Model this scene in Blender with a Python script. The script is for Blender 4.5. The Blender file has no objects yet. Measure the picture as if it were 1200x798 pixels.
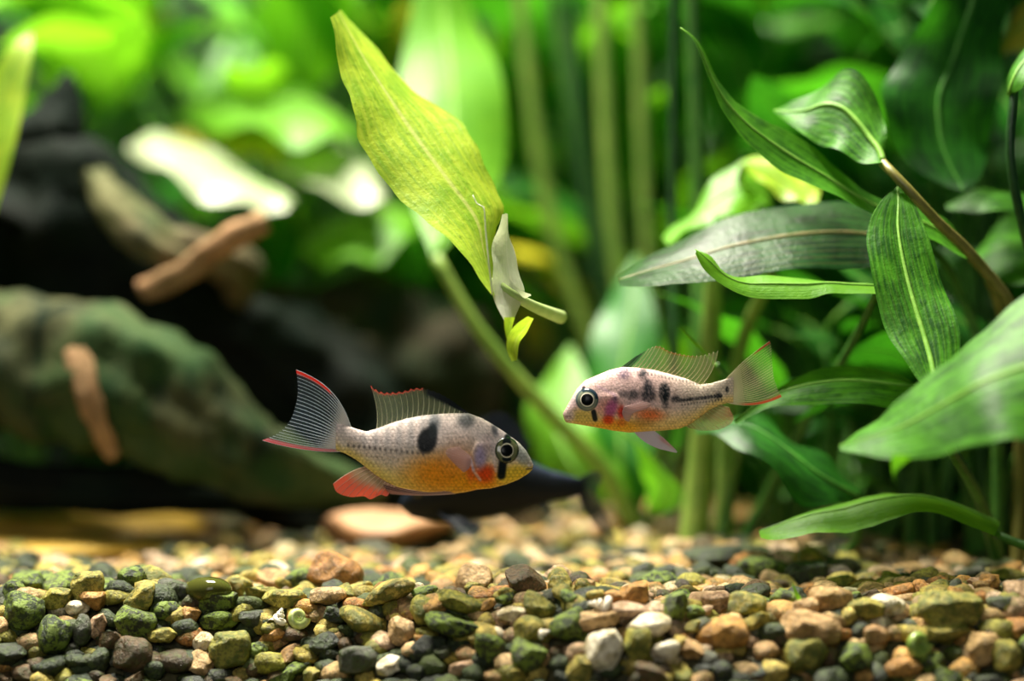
import bpy, math, random
import numpy as np
from mathutils import Vector, noise as mnoise
from mathutils.bvhtree import BVHTree

# ------------------------------------------------------------------ camera, light, exposure
IMG_W, IMG_H = 1200, 798
DIST = 0.54                       # camera to the plane the fish swim in (y = 0)
FIELD = 0.23                      # metres across the frame at that plane
K = FIELD / IMG_W                 # metres per pixel there
CAM_Z = 301 * K                   # gravel top (z = 0) meets y = 0 at pixel row 700
SC = bpy.context.scene
COL = SC.collection

cam_data = bpy.data.cameras.new('camera')
cam_data.sensor_width = 36
cam_data.lens = 36 * DIST / FIELD
cam_data.clip_start = 0.01
cam_data.clip_end = 50
cam_data.dof.use_dof = True
cam_data.dof.focus_distance = DIST
cam_data.dof.aperture_fstop = 4.2
cam = bpy.data.objects.new('camera', cam_data)
cam.location = (0, -DIST, CAM_Z)
cam.rotation_euler = (math.radians(90), 0, 0)
COL.objects.link(cam)
SC.camera = cam

world = bpy.data.worlds.new('room')
SC.world = world
world.use_nodes = True
world.node_tree.nodes['Background'].inputs[0].default_value = (0.55, 0.85, 0.85, 1)
world.node_tree.nodes['Background'].inputs[1].default_value = 0.04


def area_lamp(name, loc, sx, sy, watts, color, tilt=0, spread=150):
    d = bpy.data.lights.new(name, 'AREA')
    d.shape = 'RECTANGLE'
    d.size, d.size_y, d.energy, d.color = sx, sy, watts, color
    d.spread = math.radians(spread)
    o = bpy.data.objects.new(name, d)
    o.location = loc
    o.rotation_euler = (math.radians(tilt), 0, 0)
    COL.objects.link(o)
    return o


area_lamp('aquarium_lamp', (-0.16, 0.06, 0.85), 0.36, 0.06, 16.0, (1.0, 0.95, 0.80))
area_lamp('aquarium_lamp', (-0.16, 0.28, 0.85), 0.36, 0.06, 16.0, (1.0, 0.95, 0.80))
area_lamp('room_lamp', (-0.3, -1.5, 0.55), 0.7, 0.7, 4.6, (1.0, 0.96, 0.9), tilt=72)

SC.view_settings.view_transform = 'Standard'
SC.view_settings.look = 'None'
SC.view_settings.gamma = 1
SC.view_settings.use_curve_mapping = False
SC.view_settings.exposure = 0.0
try:
    SC.cycles.use_denoising = True
    SC.cycles.max_bounces = 10
    SC.cycles.transparent_max_bounces = 24
except Exception:
    pass

RNG = random.Random(7)
NPR = np.random.RandomState(11)


# ------------------------------------------------------------------ helpers
def P(px, py, y):
    """photograph pixel + depth y (metres behind the fish plane) -> world point"""
    s = K * (DIST + y) / DIST
    return Vector(((px - 600) * s, y, CAM_Z - (py - 399) * s))


def mpp(y):
    return K * (DIST + y) / DIST


def lin(c):
    out = []
    for v in c[:3]:
        v = v / 255.0
        out.append(v / 12.92 if v <= 0.04045 else ((v + 0.055) / 1.055) ** 2.4)
    return tuple(out) + (1.0,)


def np_lin(a):
    a = np.clip(a / 255.0, 0, 1)
    return np.where(a <= 0.04045, a / 12.92, ((a + 0.055) / 1.055) ** 2.4)


ORG = {}


def thing(name, label, cat, loc, group=None):
    o = bpy.data.objects.new(name, None)
    o.empty_display_size = 0.005
    o.location = loc
    COL.objects.link(o)
    o['label'] = label
    o['category'] = cat
    if group:
        o['group'] = group
    ORG[o.name] = Vector(loc)
    return o


def tag(o, label=None, cat=None, group=None, kind=None):
    if label: o['label'] = label
    if cat: o['category'] = cat
    if group: o['group'] = group
    if kind: o['kind'] = kind
    return o


def build(name, verts, faces, mat, parent=None, smooth=True, uv=None, col=None, origin=None):
    """one mesh object; verts in world space"""
    V = np.array([tuple(v) for v in verts], dtype=np.float64).reshape(-1, 3)
    if parent is not None:
        o0 = ORG[parent.name]
    elif origin is not None:
        o0 = Vector(origin)
    else:
        c = (V.min(0) + V.max(0)) / 2
        o0 = Vector((c[0], c[1], V[:, 2].min()))
    V = V - np.array(o0)
    me = bpy.data.meshes.new(name)
    me.from_pydata(V.tolist(), [], faces)
    if smooth:
        me.polygons.foreach_set('use_smooth', [True] * len(me.polygons))
    if uv is not None:
        l = me.uv_layers.new(name='UVMap')
        idx = np.empty(len(me.loops), dtype=np.int32)
        me.loops.foreach_get('vertex_index', idx)
        l.data.foreach_set('uv', np.array(uv, dtype=np.float32)[idx].ravel())
    if col is not None:
        a = me.color_attributes.new('Col', 'FLOAT_COLOR', 'POINT')
        a.data.foreach_set('color', np.array(col, dtype=np.float32).ravel())
    me.materials.append(mat)
    me.update()
    o = bpy.data.objects.new(name, me)
    COL.objects.link(o)
    if parent is not None:
        o.parent = parent
        ORG[o.name] = o0
    else:
        o.location = o0
        ORG[o.name] = o0
    return o


def catmull(pts, n):
    """resample a list of equal-length tuples with a Catmull-Rom curve -> (n, dim)"""
    p = np.array(pts, dtype=float)
    m = len(p)
    if m == 2:
        t = np.linspace(0, 1, n)[:, None]
        return p[0] * (1 - t) + p[1] * t
    seg = np.linalg.norm(np.diff(p[:, :3], axis=0), axis=1)
    acc = np.concatenate([[0], np.cumsum(np.maximum(seg, 1e-9))])
    acc /= acc[-1]
    q = np.vstack([2 * p[0] - p[1], p, 2 * p[-1] - p[-2]])
    out = []
    for t in np.linspace(0, 1, n):
        i = min(max(np.searchsorted(acc, t, side='right') - 1, 0), m - 2)
        u = (t - acc[i]) / max(acc[i + 1] - acc[i], 1e-9)
        a, b, c, d = q[i], q[i + 1], q[i + 2], q[i + 3]
        out.append(0.5 * ((2 * b) + (c - a) * u + (2 * a - 5 * b + 4 * c - d) * u * u + (3 * b - a - 3 * c + d) * u ** 3))
    return np.array(out)


def tube_mesh(path, radii, seg=8):
    """verts, faces of a tapered tube along world points"""
    p = np.array([tuple(q) for q in path], dtype=float)
    n = len(p)
    tan = np.gradient(p, axis=0)
    tan /= np.linalg.norm(tan, axis=1)[:, None] + 1e-12
    up = np.array([0.13, 0.9, 0.31])
    verts, faces = [], []
    for i in range(n):
        s = np.cross(tan[i], up); s /= np.linalg.norm(s) + 1e-12
        w = np.cross(s, tan[i])
        for j in range(seg):
            a = 2 * math.pi * j / seg
            verts.append(p[i] + radii[i] * (math.cos(a) * s + math.sin(a) * w))
    for i in range(n - 1):
        for j in range(seg):
            k = (j + 1) % seg
            faces.append((i * seg + j, i * seg + k, (i + 1) * seg + k, (i + 1) * seg + j))
    verts.append(p[0]); verts.append(p[-1])
    a, b = n * seg, n * seg + 1
    for j in range(seg):
        k = (j + 1) % seg
        faces.append((a, k, j)); faces.append((b, (n - 1) * seg + j, (n - 1) * seg + k))
    return verts, faces


def tube(name, ctrl, r0, r1, mat, parent, n=18, seg=8):
    c = catmull([tuple(q) for q in ctrl], n)
    v, f = tube_mesh(c, np.linspace(r0, r1, n), seg)
    return build(name, v, f, mat, parent)


# ------------------------------------------------------------------ materials
def nodes_of(name):
    m = bpy.data.materials.new(name)
    m.use_nodes = True
    nt = m.node_tree
    nt.nodes.clear()
    out = nt.nodes.new('ShaderNodeOutputMaterial')
    return m, nt, out


def N(nt, typ, **kw):
    n = nt.nodes.new('ShaderNode' + typ)
    for k, v in kw.items():
        if k.startswith('i_'):
            key = k[2:].replace('_', ' ')
            n.inputs[key].default_value = v
        else:
            setattr(n, k, v)
    return n


def ramp(nt, fac, stops):
    r = nt.nodes.new('ShaderNodeValToRGB')
    e = r.color_ramp.elements
    while len(e) < len(stops):
        e.new(0.5)
    for el, (p, c) in zip(e, stops):
        el.position = p
        el.color = c
    nt.links.new(fac, r.inputs[0])
    return r.outputs[0]


def mixc(nt, fac, a, b, mode='MIX'):
    m = nt.nodes.new('ShaderNodeMix')
    m.data_type = 'RGBA'
    m.blend_type = mode
    for sock, v in ((m.inputs[0], fac), (m.inputs[6], a), (m.inputs[7], b)):
        if hasattr(v, 'is_linked'):
            nt.links.new(v, sock)
        else:
            sock.default_value = v
    return m.outputs[2]


def math_n(nt, op, a, b=None, c=None):
    m = nt.nodes.new('ShaderNodeMath')
    m.operation = op
    for i, v in enumerate((a, b, c)):
        if v is None: continue
        if hasattr(v, 'is_linked'):
            nt.links.new(v, m.inputs[i])
        else:
            m.inputs[i].default_value = v
    return m.outputs[0]


def leaf_material(name, base, dark, vein, trans, rough=0.38, tfac=0.45, mottling=0.75, veins=26.0, spec=0.5, spots=0.0):
    """leaf blade: uv.x runs across, uv.y from base to tip"""
    m, nt, out = nodes_of(name)
    L = nt.links
    uvn = N(nt, 'UVMap')
    sep = N(nt, 'SeparateXYZ'); L.new(uvn.outputs[0], sep.inputs[0])
    tc = N(nt, 'TexCoord')
    u, v = sep.outputs[0], sep.outputs[1]
    au = math_n(nt, 'ABSOLUTE', math_n(nt, 'SUBTRACT', u, 0.5))
    # parallel arching veins
    arch = math_n(nt, 'ADD', math_n(nt, 'MULTIPLY', au, veins), math_n(nt, 'MULTIPLY', v, -2.0))
    n1 = N(nt, 'TexNoise', i_Scale=150.0, i_Detail=5.0, i_Roughness=0.65); L.new(tc.outputs['Object'], n1.inputs['Vector'])
    n2 = N(nt, 'TexNoise', i_Scale=600.0, i_Detail=5.0, i_Roughness=0.65); L.new(tc.outputs['Object'], n2.inputs['Vector'])
    # stretched streaks along the blade
    cmb = N(nt, 'CombineXYZ')
    L.new(math_n(nt, 'MULTIPLY', u, 14.0), cmb.inputs[0]); L.new(math_n(nt, 'MULTIPLY', v, 4.0), cmb.inputs[1])
    n3 = N(nt, 'TexNoise', i_Scale=1.6, i_Detail=4.0); L.new(cmb.outputs[0], n3.inputs['Vector'])
    sv = math_n(nt, 'SINE', math_n(nt, 'ADD', math_n(nt, 'MULTIPLY', arch, 3.0), math_n(nt, 'MULTIPLY', n1.outputs[0], 2.0)))
    side = math_n(nt, 'POWER', math_n(nt, 'MULTIPLY', math_n(nt, 'ADD', sv, 1.0), 0.5), 5.0)
    mid = N(nt, 'MapRange'); mid.interpolation_type = 'SMOOTHSTEP'
    L.new(au, mid.inputs[0])
    mid.inputs[1].default_value = 0.032; mid.inputs[2].default_value = 0.008
    f1 = ramp(nt, math_n(nt, 'ADD', math_n(nt, 'MULTIPLY', n1.outputs[0], 0.5), math_n(nt, 'MULTIPLY', n3.outputs[0], 0.5)),
              [(0.42, (0, 0, 0, 1)), (0.58, (1, 1, 1, 1))])
    c = mixc(nt, math_n(nt, 'MULTIPLY', f1, mottling), lin(base), lin(dark))
    c = mixc(nt, math_n(nt, 'MULTIPLY', side, 0.12), c, lin(vein))
    c = mixc(nt, math_n(nt, 'MULTIPLY', mid.outputs[0], 0.8), c, lin(vein))
    if spots:
        sp = ramp(nt, n2.outputs[0], [(0.60, (0, 0, 0, 1)), (0.70, (1, 1, 1, 1))])
        c = mixc(nt, math_n(nt, 'MULTIPLY', sp, spots), c, lin((30, 60, 12)))
    ct = mixc(nt, math_n(nt, 'MULTIPLY', f1, mottling), lin(trans), lin([0.55 * a + 0.45 * b for a, b in zip(trans, dark)]))
    ct = mixc(nt, math_n(nt, 'MULTIPLY', mid.outputs[0], 0.6), ct, lin(vein))
    bmp = N(nt, 'Bump', i_Strength=0.35, i_Distance=0.0006)
    hgt = math_n(nt, 'ADD', math_n(nt, 'MULTIPLY', side, 0.12), math_n(nt, 'ADD', math_n(nt, 'MULTIPLY', n1.outputs[0], 1.5), math_n(nt, 'MULTIPLY', n2.outputs[0], 0.35)))
    L.new(hgt, bmp.inputs['Height'])
    pr = N(nt, 'BsdfPrincipled')
    pr.inputs['Roughness'].default_value = rough
    pr.inputs['Specular IOR Level'].default_value = spec
    L.new(c, pr.inputs['Base Color']); L.new(bmp.outputs[0], pr.inputs['Normal'])
    tr = N(nt, 'BsdfTranslucent'); L.new(ct, tr.inputs[0]); L.new(bmp.outputs[0], tr.inputs['Normal'])
    mx = N(nt, 'MixShader'); mx.inputs[0].default_value = tfac
    L.new(pr.outputs[0], mx.inputs[1]); L.new(tr.outputs[0], mx.inputs[2])
    L.new(mx.outputs[0], out.inputs[0])
    return m


def plain(name, a, b, scale=200.0, rough=0.5, bump=0.3, dist=0.0008, spec=0.4, detail=4.0, c3=None, trans=0.0):
    m, nt, out = nodes_of(name)
    L = nt.links
    tc = N(nt, 'TexCoord')
    n = N(nt, 'TexNoise', i_Scale=scale, i_Detail=detail, i_Roughness=0.62); L.new(tc.outputs['Object'], n.inputs['Vector'])
    stops = [(0.36, lin(a)), (0.64, lin(b))]
    if c3: stops.append((0.72, lin(c3)))
    c = ramp(nt, n.outputs[0], stops)
    bp = N(nt, 'Bump', i_Strength=bump, i_Distance=dist); L.new(n.outputs[0], bp.inputs['Height'])
    pr = N(nt, 'BsdfPrincipled')
    pr.inputs['Roughness'].default_value = rough
    pr.inputs['Specular IOR Level'].default_value = spec
    L.new(c, pr.inputs['Base Color']); L.new(bp.outputs[0], pr.inputs['Normal'])
    if trans:
        tr = N(nt, 'BsdfTranslucent'); L.new(c, tr.inputs[0])
        mx = N(nt, 'MixShader'); mx.inputs[0].default_value = trans
        L.new(pr.outputs[0], mx.inputs[1]); L.new(tr.outputs[0], mx.inputs[2])
        L.new(mx.outputs[0], out.inputs[0])
    else:
        L.new(pr.outputs[0], out.inputs[0])
    return m


def pebble_material(name, cols, moss=None, moss_amt=0.5, rough=0.55, use_attr=False, spec=0.4, speck=0.5):
    """stone: colour varies from pebble to pebble, mottled, with algae in patches"""
    m, nt, out = nodes_of(name)
    L = nt.links
    tc = N(nt, 'TexCoord')
    g = N(nt, 'NewGeometry')
    n1 = N(nt, 'TexNoise', i_Scale=420.0, i_Detail=4.0, i_Roughness=0.6); L.new(g.outputs['Position'], n1.inputs['Vector'])
    n2 = N(nt, 'TexNoise', i_Scale=1500.0, i_Detail=4.0, i_Roughness=0.7); L.new(g.outputs['Position'], n2.inputs['Vector'])
    if use_attr:
        at = N(nt, 'VertexColor'); at.layer_name = 'Col'
        base = at.outputs[0]
    else:
        oi = N(nt, 'ObjectInfo')
        base = ramp(nt, oi.outputs['Random'], [(i / max(len(cols) - 1, 1), lin(c)) for i, c in enumerate(cols)])
    f = ramp(nt, n1.outputs[0], [(0.42, (0, 0, 0, 1)), (0.58, (1, 1, 1, 1))])
    c = mixc(nt, math_n(nt, 'MULTIPLY', f, 0.7), base, mixc(nt, 1.0, base, lin((150, 130, 100)), 'MULTIPLY'))
    fs = ramp(nt, n2.outputs[0], [(0.50, (0, 0, 0, 1)), (0.58, (1, 1, 1, 1))])
    c = mixc(nt, math_n(nt, 'MULTIPLY', fs, speck), c, lin((40, 38, 25)))
    if moss:
        n3 = N(nt, 'TexNoise', i_Scale=900.0, i_Detail=5.0, i_Roughness=0.75); L.new(g.outputs['Position'], n3.inputs['Vector'])
        fm = ramp(nt, math_n(nt, 'ADD', math_n(nt, 'MULTIPLY', n1.outputs[0], 0.45), math_n(nt, 'MULTIPLY', n3.outputs[0], 0.55)),
                  [(0.53 - 0.08 * moss_amt, (0, 0, 0, 1)), (0.57 - 0.06 * moss_amt, (1, 1, 1, 1))])
        c = mixc(nt, math_n(nt, 'MULTIPLY', fm, moss_amt), c, lin(moss))
    h = math_n(nt, 'ADD', math_n(nt, 'MULTIPLY', n1.outputs[0], 1.0), math_n(nt, 'MULTIPLY', n2.outputs[0], 0.5))
    bp = N(nt, 'Bump', i_Strength=0.9, i_Distance=0.0012); L.new(h, bp.inputs['Height'])
    pr = N(nt, 'BsdfPrincipled')
    pr.inputs['Roughness'].default_value = rough
    pr.inputs['Specular IOR Level'].default_value = spec
    L.new(c, pr.inputs['Base Color']); L.new(bp.outputs[0], pr.inputs['Normal'])
    L.new(pr.outputs[0], out.inputs[0])
    return m


def fish_material(name, rough=0.42, scale_size=1150.0, speck=0.35):
    m, nt, out = nodes_of(name)
    L = nt.links
    at = N(nt, 'VertexColor'); at.layer_name = 'Col'
    tc = N(nt, 'TexCoord')
    mp = N(nt, 'Mapping'); mp.inputs['Scale'].default_value = (1.0, 0.35, 1.15)
    L.new(tc.outputs['Object'], mp.inputs[0])
    vo = N(nt, 'TexVoronoi', i_Scale=scale_size); vo.feature = 'DISTANCE_TO_EDGE'; L.new(mp.outputs[0], vo.inputs['Vector'])
    ed = ramp(nt, vo.outputs['Distance'], [(0.0, (1, 1, 1, 1)), (0.16, (0, 0, 0, 1))])
    n2 = N(nt, 'TexNoise', i_Scale=1900.0, i_Detail=3.0); L.new(tc.outputs['Object'], n2.inputs['Vector'])
    n1 = N(nt, 'TexNoise', i_Scale=260.0, i_Detail=4.0); L.new(tc.outputs['Object'], n1.inputs['Vector'])
    c = mixc(nt, math_n(nt, 'MULTIPLY', ed, 0.16), at.outputs[0], mixc(nt, 1.0, at.outputs[0], lin((120, 100, 92)), 'MULTIPLY'))
    sp = ramp(nt, n2.outputs[0], [(0.54, (0, 0, 0, 1)), (0.70, (1, 1, 1, 1))])
    c = mixc(nt, math_n(nt, 'MULTIPLY', sp, speck), c, mixc(nt, 1.0, at.outputs[0], lin((105, 85, 75)), 'MULTIPLY'))
    li = ramp(nt, n1.outputs[0], [(0.45, (0, 0, 0, 1)), (0.75, (1, 1, 1, 1))])
    c = mixc(nt, math_n(nt, 'MULTIPLY', li, 0.22), c, lin((235, 222, 225)), 'SOFT_LIGHT')
    bp = N(nt, 'Bump', i_Strength=0.12, i_Distance=0.00025); bp.invert = True
    L.new(math_n(nt, 'ADD', ed, math_n(nt, 'MULTIPLY', n2.outputs[0], 0.4)), bp.inputs['Height'])
    pr = N(nt, 'BsdfPrincipled')
    pr.inputs['Roughness'].default_value = rough
    pr.inputs['Specular IOR Level'].default_value = 0.14
    pr.inputs['Coat Weight'].default_value = 0.0
    pr.inputs['Coat Roughness'].default_value = 0.25
    L.new(c, pr.inputs['Base Color']); L.new(bp.outputs[0], pr.inputs['Normal'])
    L.new(pr.outputs[0], out.inputs[0])
    return m


def membrane_material(name):
    """fin skin: colour attribute with its alpha as density"""
    m, nt, out = nodes_of(name)
    L = nt.links
    at = N(nt, 'VertexColor'); at.layer_name = 'Col'
    pr = N(nt, 'BsdfPrincipled'); pr.inputs['Roughness'].default_value = 0.4; pr.inputs['Specular IOR Level'].default_value = 0.2
    L.new(at.outputs[0], pr.inputs['Base Color'])
    tr = N(nt, 'BsdfTranslucent'); L.new(at.outputs[0], tr.inputs[0])
    tp = N(nt, 'BsdfTransparent')
    a = N(nt, 'MixShader'); a.inputs[0].default_value = 0.4
    L.new(pr.outputs[0], a.inputs[1]); L.new(tr.outputs[0], a.inputs[2])
    b = N(nt, 'MixShader'); L.new(at.outputs[1], b.inputs[0])
    L.new(tp.outputs[0], b.inputs[1]); L.new(a.outputs[0], b.inputs[2])
    L.new(b.outputs[0], out.inputs[0])
    return m


def solid_attr(name, rough=0.3, spec=0.6, coat=0.0):
    m, nt, out = nodes_of(name)
    at = N(nt, 'VertexColor'); at.layer_name = 'Col'
    pr = N(nt, 'BsdfPrincipled'); pr.inputs['Roughness'].default_value = rough
    pr.inputs['Specular IOR Level'].default_value = spec
    pr.inputs['Coat Weight'].default_value = coat
    nt.links.new(at.outputs[0], pr.inputs['Base Color'])
    nt.links.new(pr.outputs[0], out.inputs[0])
    return m


M = {}
M['leaf_mid'] = leaf_material('leaf_mid', (72, 138, 28), (14, 62, 16), (146, 192, 62), (104, 172, 22), 0.48, 0.35, 0.85, spec=0.22)
M['leaf_deep'] = leaf_material('leaf_deep', (34, 96, 22), (8, 46, 14), (92, 146, 48), (60, 140, 20), 0.44, 0.30, 0.85, spec=0.3)
M['leaf_dark'] = leaf_material('leaf_dark', (34, 74, 32), (12, 36, 18), (140, 138, 78), (50, 96, 34), 0.36, 0.15, 0.9, spec=0.16)
M['leaf_bright'] = leaf_material('leaf_bright', (112, 178, 38), (66, 140, 28), (170, 210, 90), (130, 192, 30), 0.45, 0.5, 0.45)
M['leaf_yellow'] = leaf_material('leaf_yellow', (186, 214, 62), (104, 166, 34), (206, 216, 120), (206, 232, 56), 0.42, 0.5, 0.7, spots=0.35)
M['leaf_pale'] = leaf_material('leaf_pale', (172, 176, 150), (124, 150, 96), (196, 190, 168), (176, 190, 120), 0.34, 0.3, 0.5)
M['leaf_under'] = leaf_material('leaf_under', (222, 224, 204), (190, 204, 160), (230, 230, 210), (220, 226, 180), 0.4, 0.35, 0.4)
M['leaf_back'] = leaf_material('leaf_back', (84, 156, 30), (40, 112, 22), (140, 186, 66), (108, 172, 24), 0.45, 0.5, 0.5)
M['leaf_back_deep'] = leaf_material('leaf_back_deep', (44, 124, 28), (20, 84, 22), (100, 160, 60), (80, 165, 24), 0.45, 0.42, 0.5)
M['leaf_old'] = leaf_material('leaf_old', (186, 176, 60), (140, 150, 40), (200, 180, 100), (200, 190, 50), 0.45, 0.45, 0.5, spots=0.3)
M['stem_light'] = plain('stem_light', (120, 156, 66), (150, 178, 84), 150, 0.4, 0.15, trans=0.25)
M['stem_pale'] = plain('stem_pale', (168, 192, 112), (196, 212, 148), 150, 0.4, 0.15, trans=0.3)
M['stem_green'] = plain('stem_green', (46, 96, 32), (74, 120, 44), 220, 0.42, 0.2)
M['stem_brown'] = plain('stem_brown', (104, 104, 44), (130, 122, 62), 300, 0.42, 0.2)
M['stem_dark'] = plain('stem_dark', (22, 56, 24), (36, 76, 30), 300, 0.42, 0.2)
M['rib_light'] = plain('rib_light', (120, 176, 66), (146, 196, 84), 300, 0.4, 0.15, trans=0.25)
M['rib_purple'] = plain('rib_purple', (110, 112, 62), (140, 126, 84), 300, 0.4, 0.15)
M['rib_deep'] = plain('rib_deep', (60, 124, 42), (84, 146, 54), 300, 0.4, 0.15)

# ------------------------------------------------------------------ setting: tank floor, back wall
def crest(x):
    t = min(1.0, max(0.0, (x + 0.07) / 0.11))
    return 0.004 - 0.024 * t * t * (3 - 2 * t)


def H(x, y):
    """height of the gravel bed"""
    h = 0.0
    cr = crest(x)
    if y < cr:
        h -= min((cr - y) * 1.35, 0.042)
    h += 0.0016 * math.sin(x * 61 + 1.3) * math.cos(y * 47 + 0.4) + 0.001 * math.sin(x * 143 + y * 90)
    h += 0.010 * math.exp(-((x - 0.02) / 0.055) ** 2 - ((y - 0.17) / 0.05) ** 2)
    h += 0.004 * math.exp(-((x - 0.09) / 0.05) ** 2 - ((y - 0.07) / 0.03) ** 2)
    return h


def ground_hit(px, py):
    """where the ray through a pixel meets the gravel bed"""
    y = -0.09
    while y < 0.33:
        p = P(px, py, y)
        if p.z <= H(p.x, y):
            return p.x, y
        y += 0.0008
    return P(px, py, 0.33).x, 0.33


M['bed'] = plain('bed', (34, 36, 18), (70, 66, 34), 300, 0.8, 0.6, 0.002)
M['back'] = plain('back', (8, 26, 12), (16, 44, 18), 14, 0.6, 0.1)
xs = np.linspace(-0.30, 0.30, 121); ys = np.linspace(-0.07, 0.36, 87)
vs = [(x, y, H(x, y) - 0.0035) for y in ys for x in xs]
fs = [(j * 121 + i, j * 121 + i + 1, (j + 1) * 121 + i + 1, (j + 1) * 121 + i) for j in range(86) for i in range(120)]
# close the bed into a solid slab standing on the tank base
nb = len(vs)
rim = [i for i in range(121)] + [j * 121 + 120 for j in range(1, 87)] + [86 * 121 + i for i in range(119, -1, -1)] + [j * 121 for j in range(85, 0, -1)]
for r in rim: vs.append((vs[r][0], vs[r][1], -0.06))
for i in range(len(rim)):
    k = (i + 1) % len(rim)
    fs.append((rim[i], nb + i, nb + k, rim[k]))
o = build('floor', vs, fs, M['bed']); tag(o, 'dark gravel bed of the aquarium under the pebbles', 'floor', kind='structure')


def box_mesh(x0, x1, y0, y1, z0, z1):
    v = [(x0, y0, z0), (x1, y0, z0), (x1, y1, z0), (x0, y1, z0), (x0, y0, z1), (x1, y0, z1), (x1, y1, z1), (x0, y1, z1)]
    f = [(0, 3, 2, 1), (4, 5, 6, 7), (0, 1, 5, 4), (1, 2, 6, 5), (2, 3, 7, 6), (3, 0, 4, 7)]
    return v, f


v, f = box_mesh(-0.30, 0.30, 0.36, 0.368, -0.06, 0.36)
o = build('wall_back', v, f, M['back'], smooth=False); tag(o, 'dark green back pane of the aquarium', 'wall', kind='structure')

# ------------------------------------------------------------------ leaves
def leaf_from_edges(plant, rows, mat, n=34, m=11, cup=0.10, fold=0.0, wave=0.0, name='leaf', rib=None, rib_r=0.0007, rib_frac=1.0, seed=0, edge_noise=0.0):
    """rows: (Lx, Ly, Ld, Rx, Ry, Rd) pixel edges with their depth, from base to tip"""
    w = []
    for (lx, ly, ld, rx, ry, rd) in rows:
        a, b = P(lx, ly, ld), P(rx, ry, rd)
        w.append(tuple((a + b) / 2) + tuple(a) + tuple(b))
    w = catmull(w, n)
    return blade(plant, w[:, 3:6], w[:, 6:9], mat, m, cup, fold, wave, name, rib, rib_r, rib_frac, seed, edge_noise)


def blade_geom(A, B, m, cup, fold, wave, seed, edge_noise=0.0):
    n = len(A)
    mid = (A + B) / 2
    tan = np.gradient(mid, axis=0)
    tan /= np.linalg.norm(tan, axis=1)[:, None] + 1e-12
    sid = B - A
    wid = np.linalg.norm(sid, axis=1)
    nor = np.cross(tan, sid)
    nor /= np.linalg.norm(nor, axis=1)[:, None] + 1e-12
    # keep normals pointing towards the viewer and upward
    ref = np.array([0, -0.6, 0.8])
    if (nor @ ref).sum() < 0: nor = -nor
    rg = np.random.RandomState(seed + 5)
    ph = rg.uniform(0, 6.28, 4)
    t = np.linspace(0, 1, n)[:, None]
    sv = np.linspace(0, 1, m)[None, :]
    q = 2 * sv - 1
    off = cup * (1 - q * q) - fold * (1 - abs(q)) + wave * q * q * np.sin(t * 15 + ph[0] + np.where(q > 0, 2.2, 0.0)) * np.minimum(1, np.minimum(6 * t, 6 * (1 - t)))
    p = A[:, None, :] * (1 - sv[..., None]) + B[:, None, :] * sv[..., None] + nor[:, None, :] * (wid[:, None] * off)[..., None]
    if edge_noise:
        p = p + ((B - A) / np.maximum(wid, 1e-9)[:, None])[:, None, :] * (abs(q) ** 6 * edge_noise * np.sin(t * 61 + q * 3 + ph[1]))[..., None]
    verts = p.reshape(-1, 3)
    uv = np.stack(np.broadcast_arrays(sv, t), axis=-1).reshape(-1, 2)
    ribline = A * 0.5 + B * 0.5 + nor * (wid * (cup - fold))[:, None]
    faces = [(i * m + j, i * m + j + 1, (i + 1) * m + j + 1, (i + 1) * m + j) for i in range(n - 1) for j in range(m - 1)]
    return verts, faces, uv, ribline


def blade(plant, A, B, mat, m=11, cup=0.1, fold=0.0, wave=0.0, name='leaf', rib=None, rib_r=0.0007, rib_frac=1.0, seed=0, edge_noise=0.0):
    n = len(A)
    verts, faces, uv, ribline = blade_geom(A, B, m, cup, fold, wave, seed, edge_noise)
    o = build(name, verts, faces, mat, plant, uv=uv)
    if rib is not None:
        kk = max(4, int(n * rib_frac))
        v, f = tube_mesh(ribline[:kk], np.linspace(rib_r, rib_r * 0.3, kk), 6)
        build('midrib', v, f, rib, o)
    return o


def plant_at(name, label, px, y, cat='plant', group=None):
    s = mpp(y)
    x = (px - 600) * s
    return thing(name, label, cat, (x, y, H(x, y) - 0.004), group)


def root_of(pl, dx=0.0, dy=0.0):
    o = ORG[pl.name]
    return Vector((o.x + dx, o.y + dy, o.z))


def petiole_path(root, ang, lean, h):
    d = Vector((math.cos(ang), math.sin(ang), 0))
    top = root + d * lean * h + Vector((0, 0, h))
    c1 = root + d * lean * h * 0.25 + Vector((0, 0, h * 0.55))
    return catmull([tuple(root), tuple(c1), tuple(top)], 12)


def blade_edges(path, ang, L, W, droop, twist):
    """the two edges of an arching lance-shaped blade growing on from the end of a petiole towards ang"""
    t0 = path[-1] - path[-2]; t0 = t0 / np.linalg.norm(t0)
    n = 18
    t = np.linspace(0, 1, n)
    d = np.array([math.cos(ang), math.sin(ang), 0.0])
    e = 0.95 - droop * t * 1.5
    dirs = np.cos(e)[:, None] * d + np.sin(e)[:, None] * np.array([0, 0, 1.0])
    k = np.clip(t * 5, 0, 1)[:, None]
    dirs = t0 * (1 - k) + dirs * k
    dirs /= np.linalg.norm(dirs, axis=1)[:, None]
    cen = path[-1] + np.vstack([np.zeros(3), np.cumsum(dirs[1:], axis=0)]) * L / (n - 1)
    side = np.array([-d[1], d[0], 0.0])
    upv = np.cross(dirs, side); upv /= np.linalg.norm(upv, axis=1)[:, None]
    a = twist * (0.3 + t)
    sv = np.cos(a)[:, None] * side + np.sin(a)[:, None] * upv
    w = W * 0.5 * np.abs(np.sin(np.pi * np.minimum(1, t ** 0.75))) ** 0.85 * np.where(t < 0.98, 1.0, 0.5) + 0.0002
    return cen - sv * w[:, None], cen + sv * w[:, None]


OBST = []                    # (low corner, high corner, BVH tree) of what a new leaf must not pass through


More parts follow.
